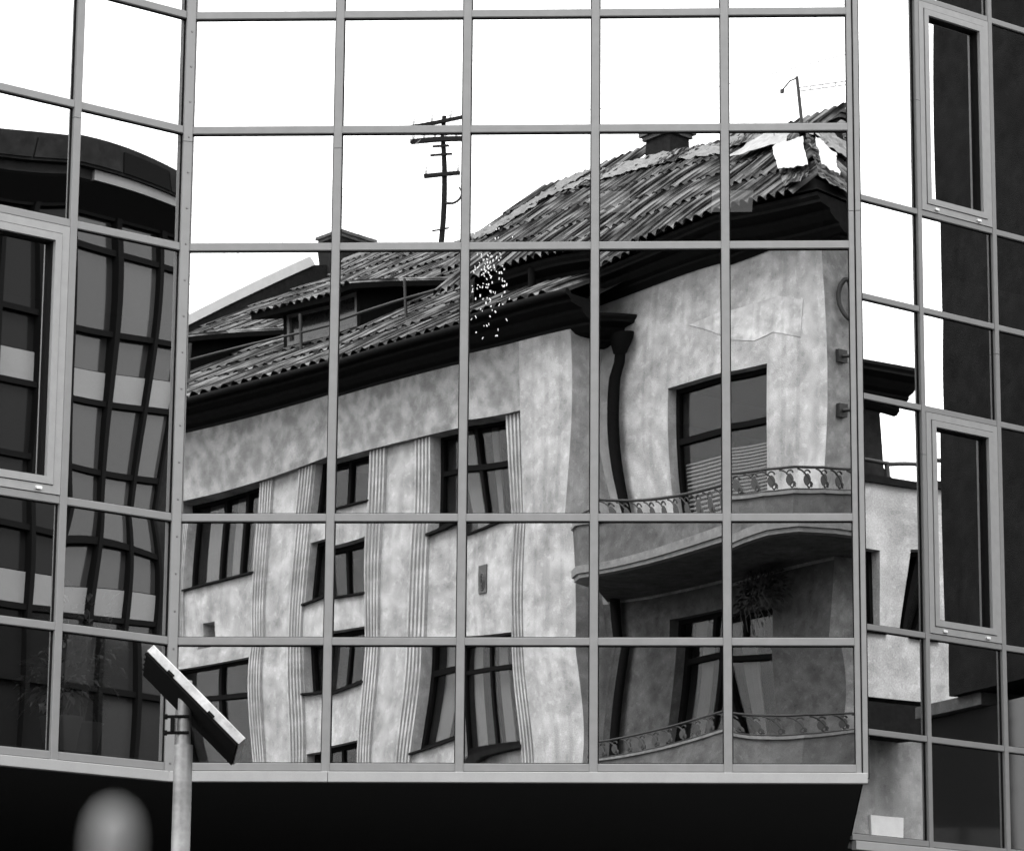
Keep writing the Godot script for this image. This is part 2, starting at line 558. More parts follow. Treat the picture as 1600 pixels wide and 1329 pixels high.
func make_office() -> void:
	var B := thing("office_building", "modern office building with a mirror-glass bay and grey metal grid", "office building")
	var top: float = ROWS[-1]
	var bot: float = ROWS[0]
	var oc := DC.cross(Vector3.UP)
	var ol := DL.cross(Vector3.UP)
	wing(B, P0, DC, CCOL, "c", 0.055, [])
	wing(B, P0, DL, LCOL, "l", 0.055, [Vector2i(5, 2), Vector2i(3, 2), Vector2i(1, 2), Vector2i(5, 5), Vector2i(3, 5)])
	wing(B, R0, DL, RCOL, "r", 0.050, [Vector2i(1, 2), Vector2i(1, 5), Vector2i(4, 2), Vector2i(6, 5)])
	# mullions; the bay's own, then the wall's
	for i in range(1, 5):
		mullion(B, P0 + DC * CCOL[i], DC, oc, bot - 0.04, top + 0.05, 0.055, 0.038, [8.52] if i == 1 else [])
	for i in range(0, LCOL.size() - 1):
		mullion(B, P0 + DL * LCOL[i], DL, ol, bot - 0.04, top + 0.05, 0.055, 0.038, [8.56] if i == 6 else [])
	for i in range(1, RCOL.size()):
		mullion(B, R0 + DL * RCOL[i], DL, ol, bot - 0.04, top + 0.05, 0.048, 0.038, [7.44, 10.44] if i == 1 else ([8.42] if i == 2 else []))
	# post in the inner corner where wall and bay meet, with a row of screws
	var bis := (oc + ol).normalized()
	var bright := bis.cross(Vector3.UP) * -1.0
	bright = Vector3.UP.cross(bis)
	mullion(B, P0 + bis * 0.012, bright, bis, bot - 0.04, top + 0.05, 0.064, 0.042, [8.57])
	var st := begin()
	var y := bot + 0.02
	while y < top:
		var q := P0 + bis * 0.054 + bright * 0.006 + Vector3.UP * y
		tube(st, [q, q + bis * 0.004], 0.008, 0.005, 7)
		y += 0.252
	var sc := done(st, "screw_row", M.screw, B)
	sc.set_meta("kind", "stuff")
	# outer corner of the bay: two caps with a groove between, then the side wall running back to the wall
	var c5 := P0 + DC * CCOL[5]
	var rj := R0 + DL * (-0.484)
	var ds := (rj - c5)
	ds.y = 0
	var dsn := ds.normalized()
	var os := dsn.cross(Vector3.UP)
	mullion(B, c5 - DC * 0.020, DC, oc, bot - 0.06, top + 0.05, 0.036, 0.036, [8.06])
	var half_n := (oc + os).normalized()
	var half_r := Vector3.UP.cross(half_n)
	mullion(B, c5 + DC * 0.024 + oc * 0.004, DC, oc, bot - 0.06, top + 0.05, 0.034, 0.036, [8.06])
	st = begin()
	prism(st, PackedVector2Array([Vector2(0.06, 0.0), Vector2(0.06, 0.03), Vector2(ds.length() - 0.05, 0.03), Vector2(ds.length() - 0.05, 0)]), c5 + Vector3.UP * bot, c5 + Vector3.UP * top, dsn, os)
	done(st, "side_wall", M.dark_render, B)
	# fascia strips under the glazing
	for f in [[P0, P0 + DC * 1.06, oc], [P0 + DC * 1.064, c5 + DC * 0.035, oc], [P0 + DL * LCOL[0], P0 + DL * -0.004, ol], [R0 + DL * -0.44, R0 + DL * RCOL[-1], ol]]:
		st = begin()
		prism(st, PackedVector2Array([Vector2(-0.03, 0.0), Vector2(-0.03, 0.046), Vector2(-0.034, 0.05), Vector2(-0.096, 0.05), Vector2(-0.1, 0.046), Vector2(-0.1, 0.0)]), f[0] + Vector3.UP * bot, f[1] + Vector3.UP * bot, Vector3.UP, f[2])
		done(st, "fascia", M.fascia_metal, B)
	# soffit and the deep ground floor under the overhang
	var lj := P0 + DL * LCOL[0]
	var rr := R0 + DL * RCOL[-1]
	var back := DL.cross(Vector3.UP) * -9.0
	var pl := PackedVector2Array()
	for p in [lj, P0, c5, rj, rr, rr + back, lj + back]:
		pl.append(Vector2(p.x, p.z))
	st = begin()
	prism(st, pl, Vector3(0, bot - 0.09, 0), Vector3(0, bot - 0.05, 0), Vector3.RIGHT, Vector3.BACK)
	done(st, "soffit", M.soffit, B)
	for f in [[P0 + DC * 0.0, 0.0]]:
		st = begin()
		var w0 := lj + back * 0.85
		var w1 := rr + back * 0.85
		prism(st, PackedVector2Array([Vector2(0, 0), Vector2(0, -0.3), Vector2((w1 - w0).length(), -0.3), Vector2((w1 - w0).length(), 0)]), w0 + Vector3.UP * 0.12, w0 + Vector3.UP * (bot - 0.09), DL, DL.cross(Vector3.UP))
		done(st, "ground_floor_wall", M.recess, B)
		for e in [lj, rr]:
			st = begin()
			prism(st, PackedVector2Array([Vector2(-0.1, 0.6), Vector2(-0.1, 7.6), Vector2(0.1, 7.6), Vector2(0.1, 0.6)]), e + Vector3.UP * 0.12, e + Vector3.UP * (bot - 0.09), DL, -ol)
			done(st, "end_wall", M.recess, B)
	# round columns carrying the overhang
	for c in COLUMNS:
		st = begin()
		lathe(st, [Vector2(0.22, 0.12), Vector2(0.22, bot - 0.09)], c, 32)
		done(st, "column", M.column, B)
	# floors inside: slab, ceiling, lamps
	for k in 3:
		var yy: float = [4.24, 8.76, 12.28][k]
		st = begin()
		var shrunk := PackedVector2Array()
		for p in [lj - ol * 0.12 + DL * 0.1, P0 - bis * 0.14, c5 - oc * 0.12 - DC * 0.08, rj - ol * 0.2 - DL * 0.1, rr - ol * 0.12 - DL * 0.1, rr + back, lj + back]:
			shrunk.append(Vector2(p.x, p.z))
		prism(st, shrunk, Vector3(0, yy, 0), Vector3(0, yy + (0.3 if k > 0 else 0.12), 0), Vector3.RIGHT, Vector3.BACK)
		done(st, "floor_slab", M.slab, B)
	st = begin()
	var b0 := lj + back * 0.55
	var b1 := rr + back * 0.55
	prism(st, PackedVector2Array([Vector2(0, 0), Vector2(0, -0.2), Vector2((b1 - b0).length(), -0.2), Vector2((b1 - b0).length(), 0)]), b0 + Vector3.UP * bot, b0 + Vector3.UP * (top - 0.5), DL, DL.cross(Vector3.UP))
	done(st, "inner_wall", M.interior, B)
	# flat roof with a parapet
	st = begin()
	prism(st, pl, Vector3(0, top + 0.02, 0), Vector3(0, top + 0.5, 0), Vector3.RIGHT, Vector3.BACK)
	done(st, "roof_edge", M.fascia_metal, B)
	st = begin()
	var k0 := lj + back
	var k1 := rr + back
	prism(st, PackedVector2Array([Vector2(0, 0), Vector2(0, 0.3), Vector2((k1 - k0).length(), 0.3), Vector2((k1 - k0).length(), 0)]), k0 + Vector3.UP * 0.12, k0 + Vector3.UP * top, DL, DL.cross(Vector3.UP))
	done(st, "back_wall", M.plaster_grey, B)
	for e in [[lj, -1.0], [rr, 1.0]]:
		st = begin()
		prism(st, PackedVector2Array([Vector2(-0.1, 0.05), Vector2(-0.1, 8.9), Vector2(0.1, 8.9), Vector2(0.1, 0.05)]), e[0] + Vector3.UP * (bot - 0.05), e[0] + Vector3.UP * top, DL, -ol)
		done(st, "end_wall", M.dark_render, B)
	# splashes of dried dirt on two panes of the bay
	st = begin()
	for k in 150:
		var sx := 2.07 + rng.randfn(0.0, 0.075)
		var sy := 7.66 + rng.randfn(0.0, 0.16) - (0.35 * rng.randf() if rng.randf() < 0.15 else 0.0)
		if absf(sy - ROWS[3]) < 0.045 or sx < 1.965:
			continue
		var q := P0 + DC * sx + Vector3.UP * sy + oc * 0.0035
		var tw := rng.randf_range(-0.6, 0.6)
		bx(st, q, Vector3(rng.randf_range(0.004, 0.009), rng.randf_range(0.006, 0.02), 0.0016), Basis(DC, Vector3.UP, oc).rotated(oc, tw))
	done(st, "dirt_splash", M.latch_white, B).set_meta("kind", "stuff")
	# lit ceiling lamps seen faintly through the glass
	for p in LAMPS:
		var q: Vector3 = P0 + DC * p[0] - oc * p[1] + Vector3.UP * 8.70
		var x := Transform3D(Basis(DC, Vector3.UP, oc), q)
		var lamp := put(boxmesh(Vector3(-p[2], 0.0, -0.28), Vector3(p[2], 0.055, 0.28)), "lamp_housing", M.ceiling, B, x)
		put(boxmesh(Vector3(-p[2] + 0.02, -0.012, -0.26), Vector3(p[2] - 0.02, -0.002, 0.26)), "ceiling_lamp", M.ceiling_lamp, lamp)
		var al := AreaLight3D.new()
		al.name = "ceiling_lamp_light"
		al.area_size = Vector2(p[2] * 2.0 - 0.04, 0.5)
		al.light_energy = 0.05
		al.shadow_enabled = true
		add_child(al)
		al.global_transform = Transform3D(x.basis * Basis(Vector3.RIGHT, -PI / 2.0), q + Vector3.DOWN * 0.03)

const COLUMNS := [Vector3(4.6, 0, -30.2), Vector3(-6.4, 0, -22.4)]
const LAMPS := [[2.86, 1.9, 0.17], [3.76, 1.9, 0.17]]

# ---------------------------------------------------------------- the old house mirrored in the bay
const HO := Vector3(-3.72203, 0, 9.85152)
const HYAW := 0.776799
const A1 := 0.506145          # pitch of the long roof, 29 degrees
const A2 := 0.663225          # pitch of the corner roof, 38 degrees

# a wall in the plane z with openings [x0, x1, y0, y1] and reveals running to z + depth
func wall_mesh(x0: float, x1: float, y0: float, y1: float, z: float, openings: Array, depth: float) -> Mesh:
	var st := begin()
	var xs := [x0, x1]
	var ys := [y0, y1]
	for o in openings:
		for k in 2:
			if o[k] > x0 and o[k] < x1 and not xs.has(o[k]):
				xs.append(o[k])
			if o[k + 2] > y0 and o[k + 2] < y1 and not ys.has(o[k + 2]):
				ys.append(o[k + 2])
	xs.sort()
	ys.sort()
	for i in xs.size() - 1:
		for j in ys.size() - 1:
			var c := Vector2(xs[i] + xs[i + 1], ys[j] + ys[j + 1]) * 0.5
			var hole := false
			for o in openings:
				if c.x > o[0] and c.x < o[1] and c.y > o[2] and c.y < o[3]:
					hole = true
			if not hole:
				quad(st, Vector3(xs[i], ys[j], z), Vector3(xs[i + 1], ys[j], z), Vector3(xs[i + 1], ys[j + 1], z), Vector3(xs[i], ys[j + 1], z), Vector3.FORWARD)
	for o in openings:
		var q := z + depth
		quad(st, Vector3(o[0], o[2], z), Vector3(o[0], o[3], z), Vector3(o[0], o[3], q), Vector3(o[0], o[2], q), Vector3.RIGHT)
		quad(st, Vector3(o[1], o[2], z), Vector3(o[1], o[3], z), Vector3(o[1], o[3], q), Vector3(o[1], o[2], q), Vector3.LEFT)
		quad(st, Vector3(o[0], o[3], z), Vector3(o[1], o[3], z), Vector3(o[1], o[3], q), Vector3(o[0], o[3], q), Vector3.DOWN)
		quad(st, Vector3(o[0], o[2], z), Vector3(o[1], o[2], z), Vector3(o[1], o[2], q), Vector3(o[0], o[2], q), Vector3.UP)
	return st.commit()

# a timber window set in an opening: frame, bars, panes, sill, a dark room and perhaps curtains
func house_window(H: Node3D, o: Array, z: float, posts: Array, rails: Array, curtains: Array, sill := true) -> void:
	var w: float = o[1] - o[0]
	var h: float = o[3] - o[2]
	var c := Vector3((o[0] + o[1]) * 0.5, (o[2] + o[3]) * 0.5, z)
	var x := Transform3D(Basis(Vector3.LEFT, Vector3.UP, Vector3.FORWARD), c)
	var win := put(ring(w, h, 0.075, -0.06, 0.03), "window", M.timber_dark, H, x)
	var st := begin()
	for p in posts:
		bx(st, Vector3(-(p - 0.5) * w, 0, -0.012), Vector3(0.075, h - 0.15, 0.075))
	for r in rails:
		bx(st, Vector3(0, (r - 0.5) * h, -0.006), Vector3(w - 0.15, 0.085, 0.085))
	if posts.size() + rails.size() > 0:
		done(st, "glazing_bar", M.timber_dark, win)
	put(boxmesh(Vector3(-w * 0.5 + 0.02, -h * 0.5 + 0.02, -0.034), Vector3(w * 0.5 - 0.02, h * 0.5 - 0.02, -0.026)), "pane", M.window_glass_clear, win)
	# the room behind
	st = begin()
	var d := -3.2
	quad(st, Vector3(-w * 0.5, -h * 0.5, d), Vector3(w * 0.5, -h * 0.5, d), Vector3(w * 0.5, h * 0.5, d), Vector3(-w * 0.5, h * 0.5, d), Vector3.BACK)
	quad(st, Vector3(-w * 0.5, -h * 0.5, d), Vector3(-w * 0.5, h * 0.5, d), Vector3(-w * 0.5, h * 0.5, -0.07), Vector3(-w * 0.5, -h * 0.5, -0.07), Vector3.RIGHT)
	quad(st, Vector3(w * 0.5, -h * 0.5, d), Vector3(w * 0.5, h * 0.5, d), Vector3(w * 0.5, h * 0.5, -0.07), Vector3(w * 0.5, -h * 0.5, -0.07), Vector3.LEFT)
	quad(st, Vector3(-w * 0.5, h * 0.5, d), Vector3(w * 0.5, h * 0.5, d), Vector3(w * 0.5, h * 0.5, -0.07), Vector3(-w * 0.5, h * 0.5, -0.07), Vector3.DOWN)
	quad(st, Vector3(-w * 0.5, -h * 0.5, d), Vector3(w * 0.5, -h * 0.5, d), Vector3(w * 0.5, -h * 0.5, -0.07), Vector3(-w * 0.5, -h * 0.5, -0.07), Vector3.UP)
	done(st, "room_lining", M.room_lining, win)
	for cu in curtains:      # [from, to] across the opening, as shares of its width
		var P := []
		var N := []
		var n := 24
		for j in 2:
			for i in n + 1:
				var t := float(i) / n
				var xx: float = -(lerpf(cu[0], cu[1], t) - 0.5) * w
				P.append(Vector3(xx, (-0.48 + 0.96 * j) * h, -0.16 + 0.025 * sin(t * 34.0 + cu[0] * 9.0)))
				N.append(Vector3(cos(t * 34.0 + cu[0] * 9.0) * 0.5, 0, 1).normalized())
		st = begin()
		sheet(st, P, N, n, 1)
		done(st, "curtain", M.curtain, win)
	if sill:
		put(boxmesh(Vector3(-w * 0.5 - 0.03, -h * 0.5 - 0.03, 0.0), Vector3(w * 0.5 + 0.03, -h * 0.5 - 0.002, 0.27)), "sill", M.cornice, win)

# corrugated sheet lying in its own x-y plane, waves across x, relief along z
func corrugated(w: float, l: float, period: float, amp: float) -> Mesh:
	# rounded crests meeting in narrow valleys
	var st := begin()
	var per := 8
	var nu := int(round(w / period)) * per
	var P := []
	for j in 2:
		for i in nu + 1:
			var x := w * i / nu
			P.append(Vector3(x, l * j, amp * (absf(sin(PI * x / period)) * 2.0 - 1.0)))
	for i in nu:
		var n: Vector3 = (P[i + 1] - P[i]).cross(Vector3.UP).normalized()
		if n.z < 0.0:
			n = -n
		quad(st, P[i], P[i + 1], P[nu + 2 + i], P[nu + 1 + i], n)
		quad(st, P[i], P[i + 1], P[i + 1] - Vector3(0, 0, 0.009), P[i] - Vector3(0, 0, 0.009), Vector3.DOWN)
	return st.commit()

# cover a roof plane with lapped sheets; o: lower left corner, e: along the eave, u: up the slope, inside: keeps a sheet whose middle lies within
func cover(R: Node3D, o: Vector3, e: Vector3, u: Vector3, width: float, length: float, inside: Callable, sw := 1.04, sl := 1.30) -> void:
	var mesh := corrugated(sw, sl + 0.12, 0.26 if sw > 1.0 else 0.195, 0.042)
	var n := e.cross(u).normalized()
	if n.y < 0.0:
		n = -n
	for j in int(ceil(length / sl)):
		for i in int(ceil(width / sw)):
			if not inside.call((i + 0.5) * sw, (j + 0.5) * sl):
				continue
			var tilt := 0.022 + rng.randf_range(-0.008, 0.012)
			var uu := (u - n * tilt).normalized()
			var at := o + e * (i * sw) + u * (j * sl - 0.06) + n * (0.06 + rng.randf_range(0.0, 0.006))
			var ex := e
			if e.cross(u).y < 0.0:
				ex = -e
				at += e * sw
			put(mesh, "roof_sheet", M["corrugated_%d" % rng.randi_range(0, 3)], R, Transform3D(Basis(ex, uu, ex.cross(uu).normalized()).rotated(n, rng.randf_range(-0.006, 0.006)), at))

func cornice_profile(s: float) -> PackedVector2Array:
	# x outwards, y up; hung from its top edge at 0
	return PackedVector2Array([Vector2(0, 0), Vector2(0.60, 0), Vector2(0.60, -0.05), Vector2(0.56, -0.09), Vector2(0.56, -0.13), Vector2(0.36, -0.17), Vector2(0.36, -0.22), Vector2(0.28, -0.29), Vector2(0.18, -0.33), Vector2(0.18, -0.37), Vector2(0.08, -0.44), Vector2(0, -0.45)])

func crumpled(P4: Array, lift: float, seed_: int, amp := 0.05) -> Mesh:
	# a loose sheet of metal or tarpaulin over four corners, with folds and a few millimetres of thickness
	var f := FastNoiseLite.new()
	f.seed = seed_
	f.frequency = 0.16
	var st := begin()
	var n := 12
	var P := []
	var nn: Vector3 = (P4[2] - P4[0]).cross(P4[3] - P4[1]).normalized()
	if nn.y < 0.0:
		nn = -nn
	for j in n + 1:
		for i in n + 1:
			var a := float(i) / n
			var b := float(j) / n
			var p: Vector3 = P4[0].lerp(P4[1], a).lerp(P4[3].lerp(P4[2], a), b)
			var edge := f.get_noise_2d(i * 1.3 + 40, j * 1.3) * 0.06
			p += nn * (lift + amp * f.get_noise_2d(i * 2.0, j * 2.0) * 2.0) + (P4[1] - P4[0]).normalized() * edge
			P.append(p)
	for j in n:
		for i in n:
			var k := j * (n + 1) + i
			var m_: Vector3 = (P[k + n + 2] - P[k]).cross(P[k + n + 1] - P[k + 1]).normalized()
			if m_.dot(nn) < 0.0:
				m_ = -m_
			quad(st, P[k], P[k + 1], P[k + n + 2], P[k + n + 1], m_)
			quad(st, P[k] - nn * 0.006, P[k + 1] - nn * 0.006, P[k + n + 2] - nn * 0.006, P[k + n + 1] - nn * 0.006, -m_)
	return st.commit()

func flutes(H: Node3D, x0: float, x1: float, y0: float, y1: float) -> void:
	# a pilaster strip with four grooves
	var pr := PackedVector2Array()
	var n := 4
	var w := (x1 - x0) / (n * 2 + 1)
	pr.append(Vector2(x0, 0.0))
	for k in n:
		var a := x0 + w * (2 * k)
		pr.append(Vector2(a + 0.003, 0.055))
		pr.append(Vector2(a + w - 0.003, 0.055))
		pr.append(Vector2(a + w + 0.004, 0.022))
		pr.append(Vector2(a + 2 * w - 0.004, 0.022))
	pr.append(Vector2(x1 - w + 0.003, 0.055))
	pr.append(Vector2(x1 - 0.003, 0.055))
	pr.append(Vector2(x1, 0.0))
	var st := begin()
	prism(st, pr, Vector3(0, y0, 0), Vector3(0, y1, 0), Vector3.RIGHT, Vector3.FORWARD)
	done(st, "fluted_pilaster", M.plaster, H)

func scroll_mesh() -> Mesh:
	# one bay of the railing: a long stem rolling into a spiral
	var st := begin()
	var stem := []
	for k in 13:
		var t := k / 12.0
		stem.append(Vector3(-0.17 + 0.30 * t, 0.13 - 0.25 * t * t, 0))
	tube(st, stem, 0.012, 0.015, 6)
	var sp := []
	for k in 17:
		var a := k / 16.0 * TAU * 1.1
		var r := 0.055 - 0.038 * k / 16.0
		sp.append(Vector3(0.13 - 0.055 + cos(-a) * r + 0.0, -0.115 + 0.055 * 0.4 + sin(a) * r, 0))
	tube(st, sp, 0.014, 0.012, 6)
	var hook := []
	for k in 9:
		var a := PI * 0.1 + k / 8.0 * PI * 0.9
		hook.append(Vector3(0.02 + cos(a) * 0.06, 0.06 + sin(a) * 0.06, 0.006))
	tube(st, hook, 0.015, 0.010, 6)
	return st.commit()

func leaf_mesh() -> Mesh:
	# the solid leaf at the end of the stem
	var st := begin()
	var pr := PackedVector2Array()
	for k in 16:
		var a := TAU * k / 16
		pr.append(Vector2(cos(a) * (0.062 + 0.010 * cos(2 * a + 0.6)), -0.015 + sin(a) * 0.085))
	prism(st, pr, Vector3(0, 0, -0.008), Vector3(0, 0, 0.008), Vector3.RIGHT, Vector3.UP)
	return st.commit()

func offset_line(line: Array, d: float) -> Array:
	var out := []
	for i in line.size():
		var t: Vector3 = (line[mini(i + 1, line.size() - 1)] - line[maxi(i - 1, 0)]).normalized()
		out.append(line[i] + Vector3.UP.cross(t) * -d)
	return out

func band(st: SurfaceTool, line: Array, inner: Array, y0: float, y1: float) -> void:
	# a wall of the thickness between two lines in plan
	for i in line.size() - 1:
		var a: Vector3 = line[i]
		var b: Vector3 = line[i + 1]
		var c: Vector3 = inner[i + 1]
		var d: Vector3 = inner[i]
		var n := (b - a).cross(Vector3.UP).normalized()
		if n.dot(a - d) < 0.0:
			n = -n
		var lo := Vector3.UP * y0
		var hi := Vector3.UP * y1
		quad(st, a + lo, b + lo, b + hi, a + hi, n)
		quad(st, d + lo, c + lo, c + hi, d + hi, -n)
		quad(st, a + hi, b + hi, c + hi, d + hi, Vector3.UP)
		quad(st, a + lo, b + lo, c + lo, d + lo, Vector3.DOWN)
	for e in [[0, 1], [line.size() - 1, line.size() - 2]]:
		var n: Vector3 = (line[e[0]] - line[e[1]]).normalized()
		quad(st, line[e[0]] + Vector3.UP * y0, inner[e[0]] + Vector3.UP * y0, inner[e[0]] + Vector3.UP * y1, line[e[0]] + Vector3.UP * y1, n)

func balcony(H: Node3D, line: Array, floor_y: float, top_y: float, rail_h: float, scroll: Mesh, leaf: Mesh) -> void:
	var inner := offset_line(line, 0.14)
	var st := begin()
	band(st, line, inner, floor_y + 0.17, top_y)
	var b := done(st, "balcony", M.plaster_grey, H)
	# moulded edge of the slab, the slab itself, the coping
	st = begin()
	band(st, offset_line(line, -0.05), inner, floor_y + 0.06, floor_y + 0.17)
	band(st, offset_line(line, -0.02), inner, floor_y, floor_y + 0.06)
	done(st, "slab_edge", M.flashing, b)
	st = begin()
	var poly := PackedVector2Array()
	for p in inner:
		poly.append(Vector2(p.x, p.z))
	poly.append(Vector2(inner[-1].x - 1.4, inner[-1].z))
	poly.append(Vector2(7.3, 0.80))
	poly.append(Vector2(2.5, 0.80))
	prism(st, poly, Vector3(0, floor_y + 0.005, 0), Vector3(0, floor_y + 0.2, 0), Vector3.RIGHT, Vector3.BACK)
	done(st, "slab", M.plaster_grey, b)
	st = begin()
	band(st, offset_line(line, -0.03), offset_line(line, 0.17), top_y, top_y + 0.04)
	done(st, "coping", M.flashing, b)
	# railing
	var mid := offset_line(line, 0.07)
	st = begin()
	var up := []
	var low := []
	for p in mid:
		up.append(p + Vector3.UP * (top_y + 0.04 + rail_h))
		low.append(p + Vector3.UP * (top_y + 0.07))
	tube(st, up, 0.018, 0.018, 8)
	tube(st, low, 0.010, 0.010, 6)
	var rail := done(st, "railing", M.iron, b)
	var cur := Curve3D.new()
	for p in mid:
		cur.add_point(p)
	var len_ := cur.get_baked_length()
	var s := 0.22
	while s < len_ - 0.2:
		var p := cur.sample_baked(s)
		var t := (cur.sample_baked(s + 0.05) - cur.sample_baked(s - 0.05)).normalized()
		var sc := rail_h / 0.34
		var x := Transform3D(Basis(t * sc, Vector3.UP * sc, t.cross(Vector3.UP) * sc), p + Vector3.UP * (top_y + 0.04 + rail_h * 0.53))
		put(scroll, "scroll", M.iron, rail, x)
		put(leaf, "leaf", M.iron_leaf, rail, x.translated(t * 0.02))
		s += 0.335 * sc * 0.98

func make_house() -> void:
	var wgc := StandardMaterial3D.new()
	wgc.resource_name = "window_glass_clear"
	wgc.transparency = BaseMaterial3D.TRANSPARENCY_ALPHA
	wgc.albedo_color = Color(0.02, 0.02, 0.02, 0.25)
	wgc.roughness = 0.02
	wgc.metallic_specular = 0.35
	M["window_glass_clear"] = wgc
	var H := thing("old_house", "weathered plastered house with corrugated roof and balconies, mirrored in the glass bay", "house", HO, HYAW)
	# long front: the wall behind the pilasters
	var W1 := [[-8.1, -5.94, 12.14, 13.9], [-8.1, -5.94, 8.4, 10.68]]
	var W2 := [[-4.42, -2.79, 13.02, 13.9], [-4.42, -2.79, 11.42, 12.38], [-4.42, -2.79, 9.86, 10.78], [-4.42, -2.79, 8.0, 8.94]]
	var W3 := [[-1.14, 0.84, 12.12, 13.9], [-1.14, 0.84, 8.52, 10.30]]
	var more := []
	for x in [-12.4, -16.6]:
		for y in [12.14, 8.5, 4.9]:
			more.append([x, x + 2.1, y, y + 1.76])
	for x in [-8.1, -1.14]:
		for y in [4.9, 1.2]:
			more.append([x, x + 2.0, y, y + 1.8])
	var niche := [-7.48, -7.10, 11.14, 11.48]
	put(wall_mesh(-20.3, 1.25, 0, 13.9, 0, W1 + W2 + W3 + more + [niche], 0.28), "wall", M.plaster, H)
	put(boxmesh(Vector3(-7.48, 11.14, 0.26), Vector3(-7.10, 11.48, 0.29)), "vent_grille", M.timber_dark, H)
	put(boxmesh(Vector3(-20.3, 13.87, -0.115), Vector3(1.26, 15.0, 0.3)), "frieze", M.plaster_stained, H)
	put(boxmesh(Vector3(1.262, 0, -0.116), Vector3(2.45, 15.0, 0.9)), "corner_pier", M.plaster, H)
	for f in [[-8.40, -8.10], [-5.94, -5.60], [-4.84, -4.44], [-2.79, -2.37], [-1.56, -1.14], [0.84, 1.245]]:
		flutes(H, f[0], f[1], 0.0, 13.862)
	for f in [-12.4, -16.6]:
		flutes(H, f - 0.4, f, 0.0, 13.862)
		flutes(H, f + 2.1, f + 2.5, 0.0, 13.862)
	house_window(H, W1[0], 0.2, [0.42, 0.70], [], [[0.12, 0.30], [0.46, 0.62], [0.72, 0.98]])
	house_window(H, W1[1], 0.2, [0.5], [0.7], [])
	for o in W2:
		house_window(H, o, 0.2, [0.5], [], [])
	house_window(H, W3[0], 0.2, [0.5], [0.62], [[0.2, 0.34], [0.58, 0.66]])
	house_window(H, W3[1], 0.2, [0.5], [0.66], [[0.08, 0.24], [0.4, 0.47], [0.54, 0.7], [0.84, 0.95]])
	for o in more:
		house_window(H, o, 0.2, [0.5], [0.68], [[0.1, 0.3]])
	# cartouche
	var st := begin()
	bx(st, Vector3(-0.055, 11.265, -0.012), Vector3(0.25, 0.47, 0.03))
	for k in 3:
		var ov := []
		for q in 17:
			var a := TAU * q / 16
			ov.append(Vector3(-0.055 + cos(a) * (0.085 - 0.026 * k), 11.22 + sin(a) * (0.14 - 0.04 * k), -0.03 - 0.006 * k))
		tube(st, ov, 0.012, 0.012, 6, false)
	done(st, "cartouche", M.plaster_grey, H)
	# front eaves, with the return round the pier
	st = begin()
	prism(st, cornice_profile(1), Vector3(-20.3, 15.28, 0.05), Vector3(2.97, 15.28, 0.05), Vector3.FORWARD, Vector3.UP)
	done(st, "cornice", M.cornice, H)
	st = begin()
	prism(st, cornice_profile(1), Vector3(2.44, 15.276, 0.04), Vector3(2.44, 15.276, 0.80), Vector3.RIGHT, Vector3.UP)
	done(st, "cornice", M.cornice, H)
	st = begin()
	tube(st, [Vector3(-20.3, 15.27, -0.6), Vector3(-7, 15.25, -0.6), Vector3(3.03, 15.27, -0.6)], 0.055, 0.055, 8)
	done(st, "gutter", M.cornice, H)
	# corner block
	var D1 := [3.9, 6.08, 11.0, 13.83]
	var D2 := [3.9, 6.17, 7.6, 10.2]
	put(wall_mesh(0.2, 7.36, 10.62, 15.95, 0.75, [D1], 0.26), "wall", M.plaster, H)
	put(wall_mesh(2.45, 7.36, 0, 10.62, 0.752, [D2], 0.26), "wall", M.plaster_dark, H)  # grey stained plaster, darkened further in place of shade under the balcony
	st = begin()
	quad(st, Vector3(7.36, 0, 0.75), Vector3(7.36, 15.95, 0.75), Vector3(7.36, 15.95, 11), Vector3(7.36, 0, 11), Vector3.RIGHT)
	done(st, "side_wall", M.plaster_side, H)
	st = begin()
	prism(st, PackedVector2Array([Vector2(4.37, 14.77), Vector2(5.36, 14.86), Vector2(6.28, 14.87), Vector2(6.87, 14.68), Vector2(6.80, 14.10), Vector2(6.2, 14.3), Vector2(5.82, 14.24), Vector2(5.4, 14.36), Vector2(5.1, 14.46), Vector2(4.8, 14.6)]), Vector3(0, 0, 0.741), Vector3(0, 0, 0.749), Vector3.RIGHT, Vector3.UP)
	done(st, "plaster_patch", M.plaster_repair, H)
	put(boxmesh(Vector3(0.2, 14.8, 0.78), Vector3(0.3, 15.95, 8)), "side_wall", M.plaster_grey, H)
	# windows of the corner block: blinds hang in the upper one
	house_window(H, D1, 0.97, [0.52], [0.72], [], false)
	var slats := begin()
	for k in 38:
		bx(slats, Vector3(4.99, 11.08 + k * 0.045, 1.06), Vector3(2.0, 0.026, 0.012), Basis(Vector3.RIGHT, 0.6))
	done(slats, "blind", M.blind, H)
	house_window(H, D2, 0.97, [0.36, 0.62], [0.72], [[0.1, 0.2], [0.4, 0.5], [0.66, 0.75]], false)
	st = begin()
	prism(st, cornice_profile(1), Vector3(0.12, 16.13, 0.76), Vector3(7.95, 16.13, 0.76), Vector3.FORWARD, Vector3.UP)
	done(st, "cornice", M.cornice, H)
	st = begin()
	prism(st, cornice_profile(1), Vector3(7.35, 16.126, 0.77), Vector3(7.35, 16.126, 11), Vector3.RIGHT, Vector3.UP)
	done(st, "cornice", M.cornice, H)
	# downpipe stub above the lower roof, rainwater head and downpipe in the inner corner
	st = begin()
	tube(st, [Vector3(1.25, 16.05, 0.2), Vector3(1.23, 15.62, 0.2), Vector3(1.21, 15.42, 0.18)], 0.065, 0.065, 12)
	done(st, "pipe_stub", M.timber_dark, H)
	st = begin()
